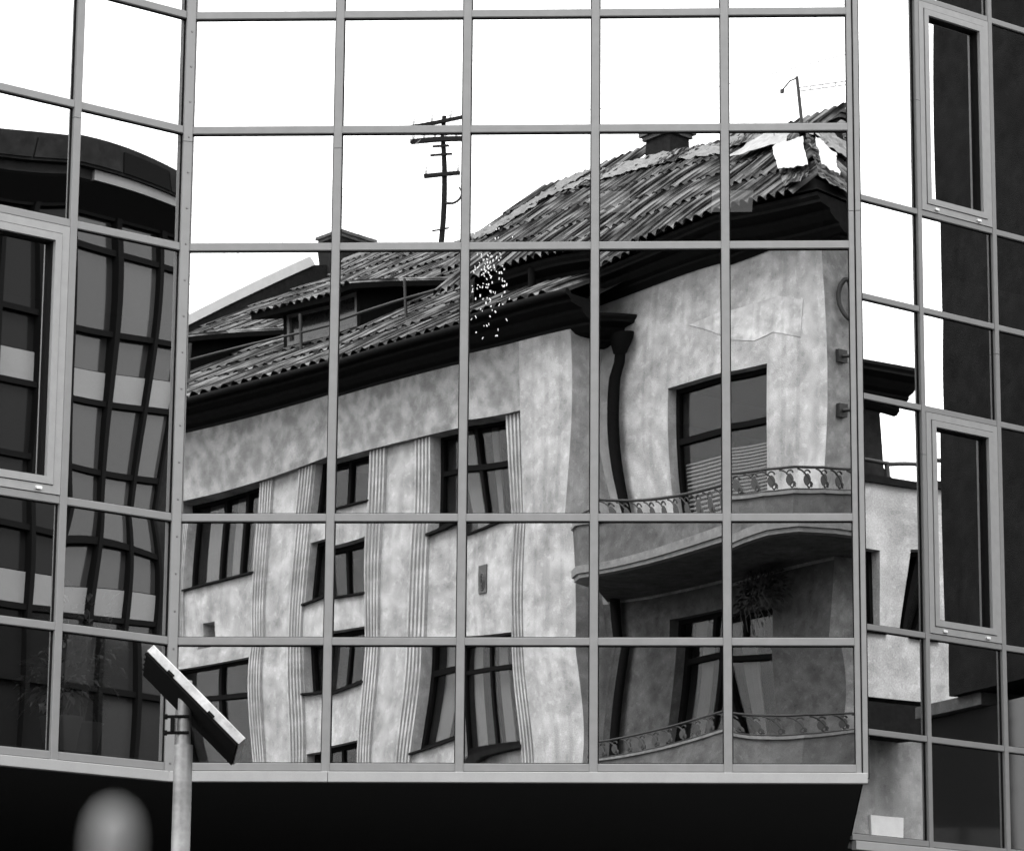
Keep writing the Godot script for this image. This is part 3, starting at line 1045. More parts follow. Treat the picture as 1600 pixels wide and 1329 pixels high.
	lathe(st, [Vector2(0.02, 14.55), Vector2(0.09, 14.6), Vector2(0.16, 14.85), Vector2(0.17, 14.95)], Vector3(2.98, 0, 0.56), 14)
	done(st, "rainwater_head", M.timber_dark, H)
	st = begin()
	tube(st, [Vector3(2.98, 14.7, 0.56), Vector3(2.94, 14.45, 0.6), Vector3(2.86, 14.2, 0.62), Vector3(2.85, 13.0, 0.62), Vector3(2.86, 6.0, 0.62), Vector3(2.86, 0.2, 0.62)], 0.075, 0.075, 12)
	done(st, "downpipe", M.timber_dark, H)
	# iron anchors and a lantern bracket on the side wall
	for y in [13.74, 12.9]:
		st = begin()
		bx(st, Vector3(7.40, y, 1.0), Vector3(0.06, 0.2, 0.16))
		tube(st, [Vector3(7.4, y, 1.0), Vector3(7.72, y - 0.02, 1.08)], 0.03, 0.03, 8)
		done(st, "wall_anchor", M.iron, H)
	st = begin()
	var lo := []
	for k in 25:
		var a := TAU * k / 24
		lo.append(Vector3(7.42 + 0.1 * sin(a) * sin(a), 14.66 + sin(a) * 0.34, 1.13 + cos(a) * 0.13))
	tube(st, lo, 0.035, 0.035, 8, false)
	done(st, "wall_bracket", M.iron, H)
	# balconies
	var line := [Vector3(3.12, 0, -0.05), Vector3(3.18, 0, -0.55), Vector3(3.34, 0, -0.88), Vector3(3.66, 0, -1.08), Vector3(4.1, 0, -1.15), Vector3(5.5, 0, -1.16), Vector3(7.4, 0, -1.16), Vector3(7.9, 0, -1.1), Vector3(8.3, 0, -0.86), Vector3(8.5, 0, -0.4), Vector3(8.55, 0, 0.2), Vector3(8.55, 0, 3.5)]
	var sm := scroll_mesh()
	var lm := leaf_mesh()
	balcony(H, line, 10.66, 11.42, 0.30, sm, lm)
	balcony(H, line, 7.00, 7.86, 0.30, sm, lm)
	# long roof
	var u1 := Vector3(0, sin(A1), cos(A1))
	var e1 := Vector3(-20.3, 15.3, -0.55)
	st = begin()
	var rp := Vector3(-20.3, 15.3 + 12.55 * tan(A1), 12.0)
	quad(st, e1, Vector3(3.0, e1.y, e1.z), Vector3(3.0, rp.y, rp.z), rp, Vector3(0, cos(A1), -sin(A1)))
	quad(st, rp, Vector3(3.0, rp.y, rp.z), Vector3(3.0, 15.3, 24.0), Vector3(-20.3, 15.3, 24.0), Vector3(0, cos(A1), sin(A1)))
	var roof1 := done(st, "roof", M.timber_dark, H)
	cover(roof1, e1, Vector3.RIGHT, u1, 23.0, 12.55 / cos(A1), func(a: float, b: float) -> bool: return a < 22.4)
	st = begin()
	tube(st, [rp + Vector3.UP * 0.05, Vector3(1.5, rp.y + 0.05, rp.z)], 0.12, 0.12, 8)
	done(st, "ridge_cap", M.flashing, roof1)
	# party wall with a metal cap standing over the long roof, chimney on it
	st = begin()
	prism(st, PackedVector2Array([Vector2(2, 16.2), Vector2(6.5, 19.35), Vector2(7.95, 20.30), Vector2(11.5, 22.45), Vector2(12.0, 22.6), Vector2(13, 22.4), Vector2(13, 15)]), Vector3(-20.3, 0, 0), Vector3(-20.0, 0, 0), Vector3.BACK, Vector3.UP)
	var pw := done(st, "party_wall", M.brick_sooty, H)
	st = begin()
	for s in [[Vector2(2, 16.2), Vector2(6.5, 19.35)], [Vector2(6.5, 19.35), Vector2(11.5, 22.45)]]:
		prism(st, PackedVector2Array([Vector2(-0.24, 0.0), Vector2(-0.22, 0.20), Vector2(0.22, 0.20), Vector2(0.24, 0.0)]), Vector3(-20.15, s[0].y, s[0].x), Vector3(-20.15, s[1].y, s[1].x), Vector3.RIGHT, Vector3(0, 0.83, -0.55))
	done(st, "coping", M.tarpaulin, pw)
	chimney(H, Vector3(-20.3, 21.6, 11.9), Vector3(0.9, 1.75, 0.8))
	# dormers in the long roof
	for dx in [-7.95, -13.35]:
		dormer(H, dx)
	# rail along the eave
	st = begin()
	tube(st, [Vector3(-13, 16.66, 1.2), Vector3(-9.7, 16.69, 1.2), Vector3(-6.6, 16.66, 1.2), Vector3(-3.3, 16.68, 1.2), Vector3(0.1, 16.66, 1.2)], 0.022, 0.022, 6)
	for x in [-12.9, -9.7, -6.6, -3.3]:
		tube(st, [Vector3(x, 16.2, 1.2), Vector3(x, 17.0, 1.2)], 0.03, 0.03, 6)
	done(st, "snow_rail", M.iron, H)
	# corner roof: front slope, right hip, back
	var t2 := tan(A2)
	var E := [Vector3(-0.05, 16.15, 0.12), Vector3(7.99, 16.15, 0.12)]
	var apex := Vector3(5.15, 16.15 + 2.62 * t2, 2.74)
	var apl := Vector3(-2.3, 16.15 + 3.98 * t2, 4.10)
	var low := Vector3(-3.0, 16.15 + 2.28 * t2, 2.4)
	st = begin()
	var nf := Vector3(0, cos(A2), -sin(A2))
	tri(st, E[0], E[1], apex, nf)
	tri(st, E[0], apex, apl, nf)
	tri(st, E[0], apl, low, nf)
	tri(st, E[1], Vector3(7.99, 16.15, 11), apex, Vector3(sin(A2), cos(A2), 0))
	tri(st, Vector3(7.99, 16.15, 11), Vector3(4.0, 18.9, 8.5), apex, Vector3(sin(A2), cos(A2), 0))
	quad(st, apex, apl, Vector3(-2.3, 17, 9), Vector3(4.0, 17, 9), Vector3(0, cos(A2), sin(A2)))
	var roof2 := done(st, "roof", M.timber_dark, H)
	# skirt between the corner roof and the long roof below it
	st = begin()
	for q in [[E[0], low], [low, apl]]:
		quad(st, q[0], q[1], q[1] - Vector3.UP * 1.1, q[0] - Vector3.UP * 1.1, Vector3(-0.8, 0, -0.6))
	done(st, "roof_skirt", M.timber_dark, H)
	var u2 := Vector3(0, sin(A2), cos(A2))
	var slope := Vector2(cos(A2), 0)
	cover(roof2, Vector3(-3.4, 16.15, 0.12), Vector3.RIGHT, u2, 11.4, 5.3, func(a: float, b: float) -> bool:
		var x := -3.4 + a
		var z := 0.12 + b * cos(A2)
		return x > -0.2 - (z - 0.12) * 1.2 and x > -3.1 and x + 0.39 < 7.99 - (z - 0.12) + 0.12 and z < 4.2 - maxf(0.0, (x + 2.3)) * 0.16, 0.78, 1.06)
	cover(roof2, Vector3(7.99, 16.15, 0.12), Vector3.BACK, Vector3(-sin(PI / 2 - A2), sin(A2), 0), 8.0, 3.6, func(a: float, b: float) -> bool: return a - 0.39 > b * cos(A2) - 0.12 and b < 2.9, 0.78, 1.06)
	# battered ridge flashings
	var rl := apl
	var rr := apex
	for k in 9:
		var a := rl.lerp(rr, k / 9.0)
		var b := rl.lerp(rr, (k + 1) / 9.0 + 0.02)
		put(crumpled([a + Vector3(0, -0.36, -0.50), b + Vector3(0, -0.36, -0.50), b + Vector3(0, 0.02, 0.05), a + Vector3(0, 0.02, 0.05)], 0.09, 60 + k, 0.03), "ridge_flashing", M["flashing"] if k % 3 != 1 else M["corrugated_4"], roof2)
	for k in 4:
		var a := low.lerp(apl, k / 4.0)
		var b := low.lerp(apl, (k + 1) / 4.0 + 0.03)
		put(crumpled([a + Vector3(0.0, 0, -0.02), b + Vector3(0.0, 0, -0.02), b + Vector3(0.5, 0.0, -0.0), a + Vector3(0.5, 0.0, 0.0)], 0.13, 80 + k, 0.03), "verge_flashing", M.flashing, roof2)
	# patches of pale sheet along the hip
	var hip := func(t: float, side: float) -> Vector3:      # t metres in from the corner along x, side metres across the hip onto the right slope
		return Vector3(7.99 - t, 16.15 + t * t2, 0.12 + t * 0.98)
	for k in 6:
		var a := Vector3(7.99, 16.15, 0.12).lerp(apex, k / 6.0)
		var b := Vector3(7.99, 16.15, 0.12).lerp(apex, (k + 1) / 6.0 + 0.03)
		put(crumpled([a + Vector3(-0.62, 0.0, 0.0), b + Vector3(-0.62, 0.0, 0.0), b + Vector3(0, 0.06, 0), a + Vector3(0, 0.06, 0)], 0.13, 120 + k, 0.02), "hip_flashing", M.corrugated_4, roof2)
		put(crumpled([a + Vector3(0, 0.06, 0), b + Vector3(0, 0.06, 0), b + Vector3(0, 0.0, 0.62), a + Vector3(0, 0.0, 0.62)], 0.13, 140 + k, 0.02), "hip_flashing", M.corrugated_2, roof2)
	var pt := func(x: float, z: float) -> Vector3: return Vector3(x, 16.15 + (z - 0.12) * t2 + 0.075, z)
	var ps := func(x: float, z: float) -> Vector3: return Vector3(x, 16.15 + (7.99 - x) * t2 + 0.075, z)
	put(crumpled([pt.call(7.0, 0.45), hip.call(0.10, 0) + Vector3.UP * 0.1, hip.call(1.2, 0) + Vector3.UP * 0.12, pt.call(5.95, 1.40)], 0.20, 5, 0.02), "patch_sheet", M.tarpaulin, roof2)
	put(crumpled([hip.call(0.10, 0) + Vector3.UP * 0.11, ps.call(7.88, 0.6), ps.call(6.95, 1.55), hip.call(1.2, 0) + Vector3.UP * 0.13], 0.24, 6, 0.02), "patch_sheet", M.tarpaulin, roof2)
	put(crumpled([pt.call(4.3, 1.80), pt.call(6.0, 1.62), pt.call(5.6, 2.2), pt.call(5.0, 2.5)], 0.13, 7, 0.02), "patch_sheet", M.sheet_pale, roof2)
	put(crumpled([pt.call(5.7, 2.0), ps.call(6.2, 2.2), ps.call(5.6, 2.75), pt.call(5.25, 2.6)], 0.15, 8, 0.04), "patch_sheet", M.sheet_pale, roof2)
	put(crumpled([ps.call(6.5, 2.0), ps.call(6.5, 3.2), ps.call(5.7, 3.4), ps.call(5.7, 2.4)], 0.12, 9, 0.04), "patch_sheet", M.flashing, roof2)
	chimney(H, Vector3(-0.22, 18.5, 4.0), Vector3(0.62, 0.92, 0.45))
	chimney(H, Vector3(3.1, 18.0, 4.2), Vector3(1.2, 0.95, 0.6))
	# back and far end, closing the house
	st = begin()
	quad(st, Vector3(-20.3, 0, 0), Vector3(-20.3, 15.3, 0), Vector3(-20.3, 15.3, 23.5), Vector3(-20.3, 0, 23.5), Vector3.LEFT)
	quad(st, Vector3(-20.3, 15.3, 0), Vector3(-20.3, 15.3, 23.5), Vector3(-20.3, rp.y, 12), Vector3(-20.3, 15.3, 0), Vector3.LEFT)
	quad(st, Vector3(-20.3, 0, 23.5), Vector3(7.36, 0, 23.5), Vector3(7.36, 15.3, 23.5), Vector3(-20.3, 15.3, 23.5), Vector3.BACK)
	quad(st, Vector3(7.36, 0, 11), Vector3(7.36, 15.3, 11), Vector3(7.36, 15.3, 23.5), Vector3(7.36, 0, 23.5), Vector3.RIGHT)
	done(st, "back_wall", M.plaster_grey, H)

func chimney(H: Node3D, at: Vector3, s: Vector3) -> void:
	var st := begin()
	span(st, at, at + s)
	var c := done(st, "chimney", M.brick_sooty, H)
	st = begin()
	span(st, at + Vector3(-0.05, s.y, -0.05), at + s + Vector3(0.05, 0.07, 0.05))
	span(st, at + Vector3(-0.10, s.y + 0.07, -0.10), at + s + Vector3(0.10, 0.14, 0.10))
	done(st, "chimney_cap", M.plaster_dark, c)

func dormer(H: Node3D, x: float) -> void:
	var w := 2.45
	var z := 1.85
	var y0 := 15.3 + (z + 0.55) * tan(A1)
	var top := 17.38
	var back := 5.4
	var st := begin()
	# cheeks
	for q in [0.0, w]:
		var n := Vector3.LEFT if q == 0.0 else Vector3.RIGHT
		quad(st, Vector3(x + q, y0 - 0.1, z), Vector3(x + q, top, z), Vector3(x + q, top + (back - z) * 0.24, back), Vector3(x + q, 15.3 + (back + 0.55) * tan(A1) - 0.1, back), n)
	# front boarding round the opening
	for b in [[0.0, 0.10, y0 - 0.1, top], [w - 0.10, w, y0 - 0.1, top], [0.1, w - 0.1, y0 - 0.1, y0 + 0.10], [0.1, w - 0.1, top - 0.06, top]]:
		span(st, Vector3(x + b[0], b[2], z - 0.03), Vector3(x + b[1], b[3], z + 0.05))
	var d := done(st, "dormer", M.timber_dark, H)
	var o := [x + 0.1, x + w - 0.1, y0 + 0.1, top - 0.06]
	var win := put(ring(o[1] - o[0], o[3] - o[2], 0.07, -0.04, 0.03), "window", M.flashing, d, Transform3D(Basis(Vector3.LEFT, Vector3.UP, Vector3.FORWARD), Vector3((o[0] + o[1]) * 0.5, (o[2] + o[3]) * 0.5, z)))
	put(boxmesh(Vector3(-(o[1] - o[0]) * 0.5 + 0.05, -(o[3] - o[2]) * 0.5 + 0.05, -0.03), Vector3((o[1] - o[0]) * 0.5 - 0.05, (o[3] - o[2]) * 0.5 - 0.05, -0.02)), "pane", M.block_pane, win)
	# shed roof
	var u := Vector3(0, 0.24, 1).normalized()
	st = begin()
	prism(st, PackedVector2Array([Vector2(-0.35, -0.09), Vector2(-0.35, 0.0), Vector2(w + 0.3, 0.0), Vector2(w + 0.3, -0.09)]), Vector3(x, top + 0.02 - 0.45 * 0.24, z - 0.45), Vector3(x, top + 0.02 + (back - z) * 0.24, back), Vector3.RIGHT, Vector3(0, 1, -0.24).normalized())
	var r := done(st, "dormer_roof", M.timber_dark, d)
	var mesh := corrugated(w + 0.65, 4.1, 0.2214, 0.035)
	put(mesh, "roof_sheet", M.corrugated_2, r, Transform3D(Basis(Vector3.LEFT, u, Vector3.LEFT.cross(u)), Vector3(x + w + 0.3, top + 0.05 - 0.5 * 0.24, z - 0.5)))

# ---------------------------------------------------------------- things on the roof of the old house
func house_point(p: Vector3) -> Vector3:
	return HO + Basis(Vector3.UP, HYAW) * p

func make_roof_things() -> void:
	# telephone mast on the ridge
	var base := Vector3(-15.17, 15.3 + 11.95 * tan(A1) - 0.1, 11.4)
	var T := thing("telephone_mast", "dark telephone mast with cross-arms and white insulators above the roof ridge", "mast", house_point(base), HYAW)
	var dir := Vector3(cos(0.42), 0, sin(0.42))
	var st := begin()
	tube(st, [Vector3.ZERO, Vector3(0.02, 1.5, 0), Vector3(0.05, 3.35, 0)], 0.065, 0.05, 10)
	done(st, "post", M.pole_wood, T)
	for a in [[3.22, 0.74, 0.05, 4], [2.70, 0.74, 0.065, 6], [1.92, 0.42, 0.055, 2], [2.55, 0.2, 0.03, 0], [2.36, 0.26, 0.03, 0], [0.72, 0.2, 0.02, 0]]:
		st = begin()
		bx(st, Vector3(0.03, a[0], -0.07), Vector3(a[1] * 2.0, a[2] * 1.5, a[2] * 1.3), Basis(dir, Vector3.UP, dir.cross(Vector3.UP)).orthonormalized())
		var arm := done(st, "cross_arm", M.pole_wood, T)
		for k in a[3]:
			var q: Vector3 = Vector3(0.03, a[0], -0.07) + dir * a[1] * (-0.92 + 1.84 * k / maxf(1.0, a[3] - 1))
			st = begin()
			lathe(st, [Vector2(0.0, 0.26), Vector2(0.035, 0.24), Vector2(0.045, 0.18), Vector2(0.03, 0.15), Vector2(0.05, 0.11), Vector2(0.03, 0.08), Vector2(0.015, 0.0)], q, 8)
			done(st, "insulator", M.insulator, arm)
	st = begin()
	var hk := []
	for k in 9:
		var an := -PI * 0.5 + k / 8.0 * PI * 0.75
		hk.append(Vector3(0.05, 1.35, 0) + dir * (0.22 + cos(an) * 0.22 - 0.05) + Vector3.UP * (sin(an) * 0.2 + 0.12))
	tube(st, [Vector3(0.03, 1.3, 0)] + hk, 0.03, 0.02, 6)
	done(st, "hook", M.iron, T)
	# wires
	for w in [[Vector3(-15.8, 24.7, 11.2), Vector3(-11.0, 17.3, 0.0), 0.12], [Vector3(-15.6, 24.6, 11.2), Vector3(-10.6, 17.0, -0.3), 0.16], [Vector3(-14.5, 24.9, 11.6), Vector3(9.5, 17.9, -0.2), 0.25]]:
		var pts := []
		for k in 21:
			var t := k / 20.0
			pts.append(house_point(w[0].lerp(w[1], t) + Vector3.DOWN * (w[2] * 4.0 * t * (1 - t))))
		st = begin()
		tube(st, pts, 0.007, 0.007, 5)
		var o := done(st, numbered("overhead_wire"), M.wire, self)
		o.set_meta("label", ["upper thin wire running down to the left from the telephone mast", "lower thin wire running down to the left from the telephone mast", "thin wire sagging right from the mast across the white sky"][used["overhead_wire"]])
		o.set_meta("category", "wire")
		o.set_meta("group", "wires on the telephone mast")
	# aerial
	var A := thing("roof_aerial", "thin television aerial with a long ladder arm on the patched roof corner", "aerial", house_point(Vector3(5.72, 17.5, 1.98)), HYAW)
	st = begin()
	tube(st, [Vector3.ZERO, Vector3(-0.06, 0.6, 0), Vector3(-0.17, 1.36, 0.0)], 0.032, 0.024, 8)
	done(st, "pole", M.iron, A)
	st = begin()
	for s in [0.0, 0.06]:
		tube(st, [Vector3(-0.15, 1.12 + s, 0), Vector3(1.5, 1.02 + s, 0.5)], 0.009, 0.009, 6)
	for k in 9:
		var p := Vector3(-0.15, 1.12, 0).lerp(Vector3(1.5, 1.02, 0.5), k / 8.0)
		tube(st, [p, p + Vector3.UP * 0.06], 0.008, 0.008, 5)
	done(st, "ladder_arm", M.wire, A)
	st = begin()
	tube(st, [Vector3(-0.17, 1.34, 0), Vector3(-0.3, 1.32, -0.02), Vector3(-0.42, 1.2, -0.06)], 0.012, 0.012, 6)
	bx(st, Vector3(-0.43, 1.18, -0.06), Vector3(0.05, 0.06, 0.04))
	done(st, "side_arm", M.iron, A)
	st = begin()
	var loop := []
	for k in 17:
		var a := TAU * k / 16 * 0.85
		loop.append(Vector3(-0.16 + cos(a) * 0.13, 0.2 + sin(a) * 0.1, -0.05))
	tube(st, loop, 0.008, 0.008, 5)
	tube(st, [Vector3(-0.38, -0.1, -0.1), Vector3(-0.34, 0.45, -0.08), Vector3(-0.14, 0.62, 0)], 0.006, 0.006, 5)
	done(st, "cable", M.iron, A)

# ---------------------------------------------------------------- glass block mirrored in the left wall
func make_glass_block() -> void:
	# front through (31.4, -10.9) running along (0.868, 0, -0.497)
	var yaw := atan2(0.497, 0.868)
	var G := thing("glass_block", "dark glass office block with black grid and pale bands, mirrored left of the bay", "office block", Vector3(31.4, 0, -10.9), yaw)
	# local x runs along the front, local -z faces out
	var st := begin()
	span(st, Vector3(-9.4, 0, 0.3), Vector3(1.5, 18.2, 12))
	done(st, "body", M.block_frame, G)
	var cols := []
	for k in 14:
		cols.append(-9.33 + k * 0.83)
	var rows := [1.16, 2.4, 3.63, 4.87, 6.1, 7.34, 8.57, 9.8, 11.03, 12.32, 13.57, 14.8, 16.05, 17.46, 18.2]
	for j in rows.size() - 1:
		for i in cols.size() - 1:
			var pale: bool = j == 8 or j == 11 or j == 5 or j == 2
			var lo := Vector3(cols[i] + 0.05, rows[j] + 0.05, 0.02)
			var hi := Vector3(cols[i + 1] - 0.05, rows[j + 1] - 0.05, 0.10)
			if pale:
				var p := put(boxmesh(lo, Vector3(hi.x, lo.y + 0.52, hi.z)), "spandrel_panel", M.block_panel, G)
				put(boxmesh(Vector3(lo.x, lo.y + 0.54, lo.z + 0.03), hi), "pane", M.block_pane_dark if cols[i] < -1.2 else M.block_pane, p)
			else:
				put(boxmesh(lo, hi), "pane", M.block_pane_dark if cols[i] < -1.2 else M["block_pane_%d" % ((i * 2 + j) % 3)], G)
	for c in cols:
		put(boxmesh(Vector3(c - 0.045, 0, -0.10), Vector3(c + 0.045, 18.2, 0.3)), "mullion", M.block_frame, G)
	for r in rows:
		put(boxmesh(Vector3(-9.4, r - 0.05, -0.06), Vector3(1.5, r + 0.05, 0.28)), "transom", M.block_frame, G)
	put(boxmesh(Vector3(1.5, 0, 0.5), Vector3(5.0, 16.0, 11)), "side_block", M.block_parapet, G)
	# parapet in dark panels, a pale strip under it, a dark eave over the glazing
	st = begin()
	prism(st, PackedVector2Array([Vector2(-0.45, 18.72), Vector2(-0.45, 19.16), Vector2(-0.38, 19.2), Vector2(3.0, 19.2), Vector2(3.0, 18.72)]), Vector3(-9.4, 0, 0), Vector3(2.6, 0, 0), Vector3.BACK, Vector3.UP)
	var pa := done(st, "parapet", M.block_parapet, G)
	for k in 12:
		var x0 := -9.3 + k * 0.98
		put(boxmesh(Vector3(x0, 18.76, -0.475), Vector3(x0 + 0.95, 19.08, -0.452)), "parapet_panel", M.block_parapet if k % 4 != 1 else M.block_frame, pa)
	put(boxmesh(Vector3(-0.98, 18.56, -0.40), Vector3(0.78, 18.715, 0.5)), "pale_strip", M.block_panel, pa)
	put(boxmesh(Vector3(-9.4, 18.56, -0.36), Vector3(-1.0, 18.715, 0.5)), "dark_strip", M.block_parapet, pa)
	put(boxmesh(Vector3(0.80, 18.50, -0.30), Vector3(2.6, 18.715, 1.5)), "roof_plant", M.block_parapet, pa)
	st = begin()
	prism(st, PackedVector2Array([Vector2(-0.34, 18.52), Vector2(-0.36, 18.55), Vector2(0.4, 18.55), Vector2(0.4, 18.2), Vector2(-0.06, 18.2)]), Vector3(-9.4, 0, 0), Vector3(2.6, 0, 0), Vector3.BACK, Vector3.UP)
	done(st, "eave", M.block_frame, G)

# ---------------------------------------------------------------- pale house and dark wing mirrored in the right wall
func make_right_side() -> void:
	var yaw := atan2(0.687, 0.727)
	var H := thing("pale_house", "pale rendered house with roof terrace, mirrored at the right edge of the bay", "house", Vector3(26.8, 0, -25.0), yaw)
	# local x along the front, -z out
	var wins := [[-0.98, -0.44, 9.7, 10.98], [0.06, 0.62, 9.7, 11.03], [-2.6, -2.0, 9.7, 10.98], [-1.2, -0.75, 7.5, 8.2], [1.6, 2.1, 9.7, 11.0]]
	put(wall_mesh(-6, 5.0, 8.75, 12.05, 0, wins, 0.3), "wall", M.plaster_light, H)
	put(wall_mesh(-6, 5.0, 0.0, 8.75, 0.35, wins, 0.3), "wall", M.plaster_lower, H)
	put(boxmesh(Vector3(-0.48, 6.3, 0.30), Vector3(0.14, 7.06, 0.345)), "white_board", M.tarpaulin, H)
	for w in wins:
		house_window(H, w, 0.22 if w[2] > 9 else 0.57, [0.5], [], [])
	put(boxmesh(Vector3(-6, 0, 0.9), Vector3(5.0, 8.7, 9)), "body", M.plaster_grey, H)
	put(boxmesh(Vector3(-6, 8.7, 0.75), Vector3(5.0, 12.0, 9)), "body", M.plaster_grey, H)
	put(boxmesh(Vector3(-6, 12.05, -0.06), Vector3(5.0, 12.17, 0.4)), "coping", M.cornice, H)
	put(boxmesh(Vector3(-6, 8.15, -0.35), Vector3(0.12, 8.62, 0.33)), "ledge_roof", M.cornice, H)
	var st := begin()
	tube(st, [Vector3(-4, 12.45, 0.1), Vector3(-1.0, 12.45, 0.1), Vector3(-0.1, 12.44, 0.12), Vector3(0.35, 12.55, 0.2), Vector3(3, 12.6, 0.2)], 0.035, 0.035, 8)
	for x in [-3.0, -0.16, 1.0, 2.6]:
		tube(st, [Vector3(x, 12.16, 0.12), Vector3(x, 12.47, 0.12)], 0.035, 0.035, 8)
	done(st, "terrace_railing", M.iron, H)
	# attic tower at the left end of the terrace
	st = begin()
	span(st, Vector3(-6, 12.05, 1.0), Vector3(0.55, 13.6, 5.0))
	var tw := done(st, "attic_tower", M.block_parapet, H)
	put(boxmesh(Vector3(-0.9, 12.1, 0.97), Vector3(-0.2, 13.35, 1.0)), "wall_panel", M.plaster_light, tw)
	st = begin()
	prism(st, cornice_profile(1), Vector3(-6, 14.0, 1.02), Vector3(0.9, 14.0, 1.02), Vector3.FORWARD, Vector3.UP)
	prism(st, cornice_profile(1), Vector3(0.54, 13.996, 1.0), Vector3(0.54, 13.996, 5.0), Vector3.RIGHT, Vector3.UP)
	done(st, "cornice", M.cornice, tw)
	st = begin()
	prism(st, PackedVector2Array([Vector2(0.56, 12.06), Vector2(0.56, 12.85), Vector2(1.3, 12.06)]), Vector3(0, 0, 1.2), Vector3(0, 0, 3.0), Vector3.RIGHT, Vector3.UP)
	done(st, "lean_to", M.block_parapet, H)
	# dark wing of the neighbour closing the court
	var W := thing("dark_wing", "dark rough-rendered building standing over a black passage at the far right", "building", Vector3(15.1, 0, -26.5), atan2(0.576, -0.817))
	# local x runs from the free corner back to the glazed wall, local +z is the far side
	put(boxmesh(Vector3(0, 7.14, 0), Vector3(7.6, 17.0, 6.0)), "wall", M.dark_render, W)
	put(boxmesh(Vector3(-0.06, 17.0, -0.06), Vector3(7.6, 17.25, 6.06)), "coping", M.cornice, W)
	put(boxmesh(Vector3(-0.9, 0.12, 0.2), Vector3(7.6, 6.99, 5.6)), "passage_shade_block", M.passage_black, W)  # solid glossy black block stands in for the shade of the passage
	put(boxmesh(Vector3(-0.96, 7.0, 0.1), Vector3(0.5, 7.135, 1.4)), "canopy", M.plaster_grey, W)

# ---------------------------------------------------------------- in front of and inside the facade
func make_lamp_post() -> void:
	var L := thing("street_lamp", "galvanised pole carrying a tilted flat box lamp in front of the glass", "lamp post", LAMP_AT)
	var st := begin()
	tube(st, [Vector3(0, 0.0, 0), Vector3(0, LAMP_JOINT, 0)], 0.055, 0.052, 24)
	var p := done(st, "pole", M.galvanised, L)
	st = begin()
	tube(st, [Vector3(0, 0, 0), Vector3(0, 0.02, 0)], 0.15, 0.15, 24)
	done(st, "base_plate", M.galvanised, L)
	st = begin()
	tube(st, [Vector3(0, LAMP_JOINT, 0), Vector3(0, LAMP_JOINT + 0.36, 0)], 0.038, 0.038, 20)
	done(st, "spigot", M.galvanised, L)
	# clamp
	st = begin()
	bx(st, Vector3(-0.062, LAMP_JOINT + 0.11, 0.02), Vector3(0.02, 0.075, 0.06))
	for s in [-0.045, 0.045]:
		tube(st, [Vector3(-0.10, LAMP_JOINT + 0.11 + s, 0.02), Vector3(0.03, LAMP_JOINT + 0.11 + s, 0.045)], 0.009, 0.009, 8)
		tube(st, [Vector3(-0.108, LAMP_JOINT + 0.11 + s, 0.02), Vector3(-0.092, LAMP_JOINT + 0.11 + s, 0.02)], 0.016, 0.016, 6)
	done(st, "clamp", M.lamp_dark, L)
	# head: long axis falls to the right, depth runs away and down
	var u := Vector3(0.712, -0.702, 0.0).normalized()
	var w := Vector3(-0.106, -0.036, -0.5)
	w = (w - u * u.dot(w)).normalized()
	var n := w.cross(u).normalized()
	if n.y < 0.0:
		n = -n
	var c := Vector3(0.075, LAMP_JOINT + 0.30, 0.0)
	var b := Basis(u, n, u.cross(n))
	if b.z.dot(w) > 0.0:
		b.z = -b.z
		b.x = u
	b = Basis(u, n, u.cross(n).normalized())
	var hl := 0.365
	var front := Vector3(-1.728, 4.256, -18.79) - LAMP_AT - w * 0.0
	# casing with rounded long edges
	st = begin()
	prism(st, PackedVector2Array([Vector2(0, -0.026), Vector2(0, 0.018), Vector2(0.008, 0.026), Vector2(0.44, 0.026), Vector2(0.448, 0.018), Vector2(0.448, -0.026)]), front - u * hl, front + u * hl, w, n)
	var h := done(st, "lamp_head", M.galvanised_edge, L)
	st = begin()
	bx(st, front + w * 0.224 - n * 0.033, Vector3(hl * 2.0 - 0.012, 0.012, 0.43), b)
	done(st, "underside", M.lamp_dark, h)
	st = begin()
	for s in [-0.18, 0.14]:
		bx(st, front + u * s - n * 0.022 - w * 0.004, Vector3(0.045, 0.014, 0.012), b)
	for k in 4:
		bx(st, front - u * (hl + 0.002) + w * (0.06 + 0.1 * k) - n * 0.03, Vector3(0.01, 0.012, 0.02), b)
	done(st, "clip", M.lamp_dark, h)

func make_near_post() -> void:
	# a thin pale stake right in front of the lens, far out of focus
	var S := thing("pale_stake", "pale thin stake close to the camera, blurred at the bottom left", "stake", Vector3(-0.0632, 0, -0.55))
	var st := begin()
	tube(st, [Vector3(-0.012, 0, 0), Vector3(-0.001, 1.62, 0), Vector3(0, 1.655, 0)], 0.0036, 0.0032, 12)
	done(st, "shaft", M.stake, S)
	st = begin()
	lathe(st, [Vector2(0.0032, 1.655), Vector2(0.0028, 1.6572), Vector2(0.0016, 1.659), Vector2(0.0, 1.6595)], Vector3.ZERO, 12)
	done(st, "tip", M.stake, S)

func leafy(st: SurfaceTool, at: Vector3, n: int, spread: Vector3, size: float) -> void:
	for k in n:
		var d := Vector3(rng.randf_range(-1, 1), rng.randf_range(-0.3, 1), rng.randf_range(-1, 1)).normalized()
		var p := at + d * spread * rng.randf_range(0.3, 1.0)
		var s := d.cross(Vector3.UP).normalized() * size * 0.28
		var tip := p + (d + Vector3.DOWN * rng.randf_range(0.2, 0.9)).normalized() * size
		var m_ := (p + tip) * 0.5 + Vector3.UP * size * 0.18
		var nn := (tip - p).cross(s).normalized()
		if nn.y < 0.0:
			nn = -nn
		quad(st, p, m_ - s, tip, m_ + s, nn)
		quad(st, p - nn * 0.002, m_ - s - nn * 0.002, tip - nn * 0.002, m_ + s - nn * 0.002, -nn)

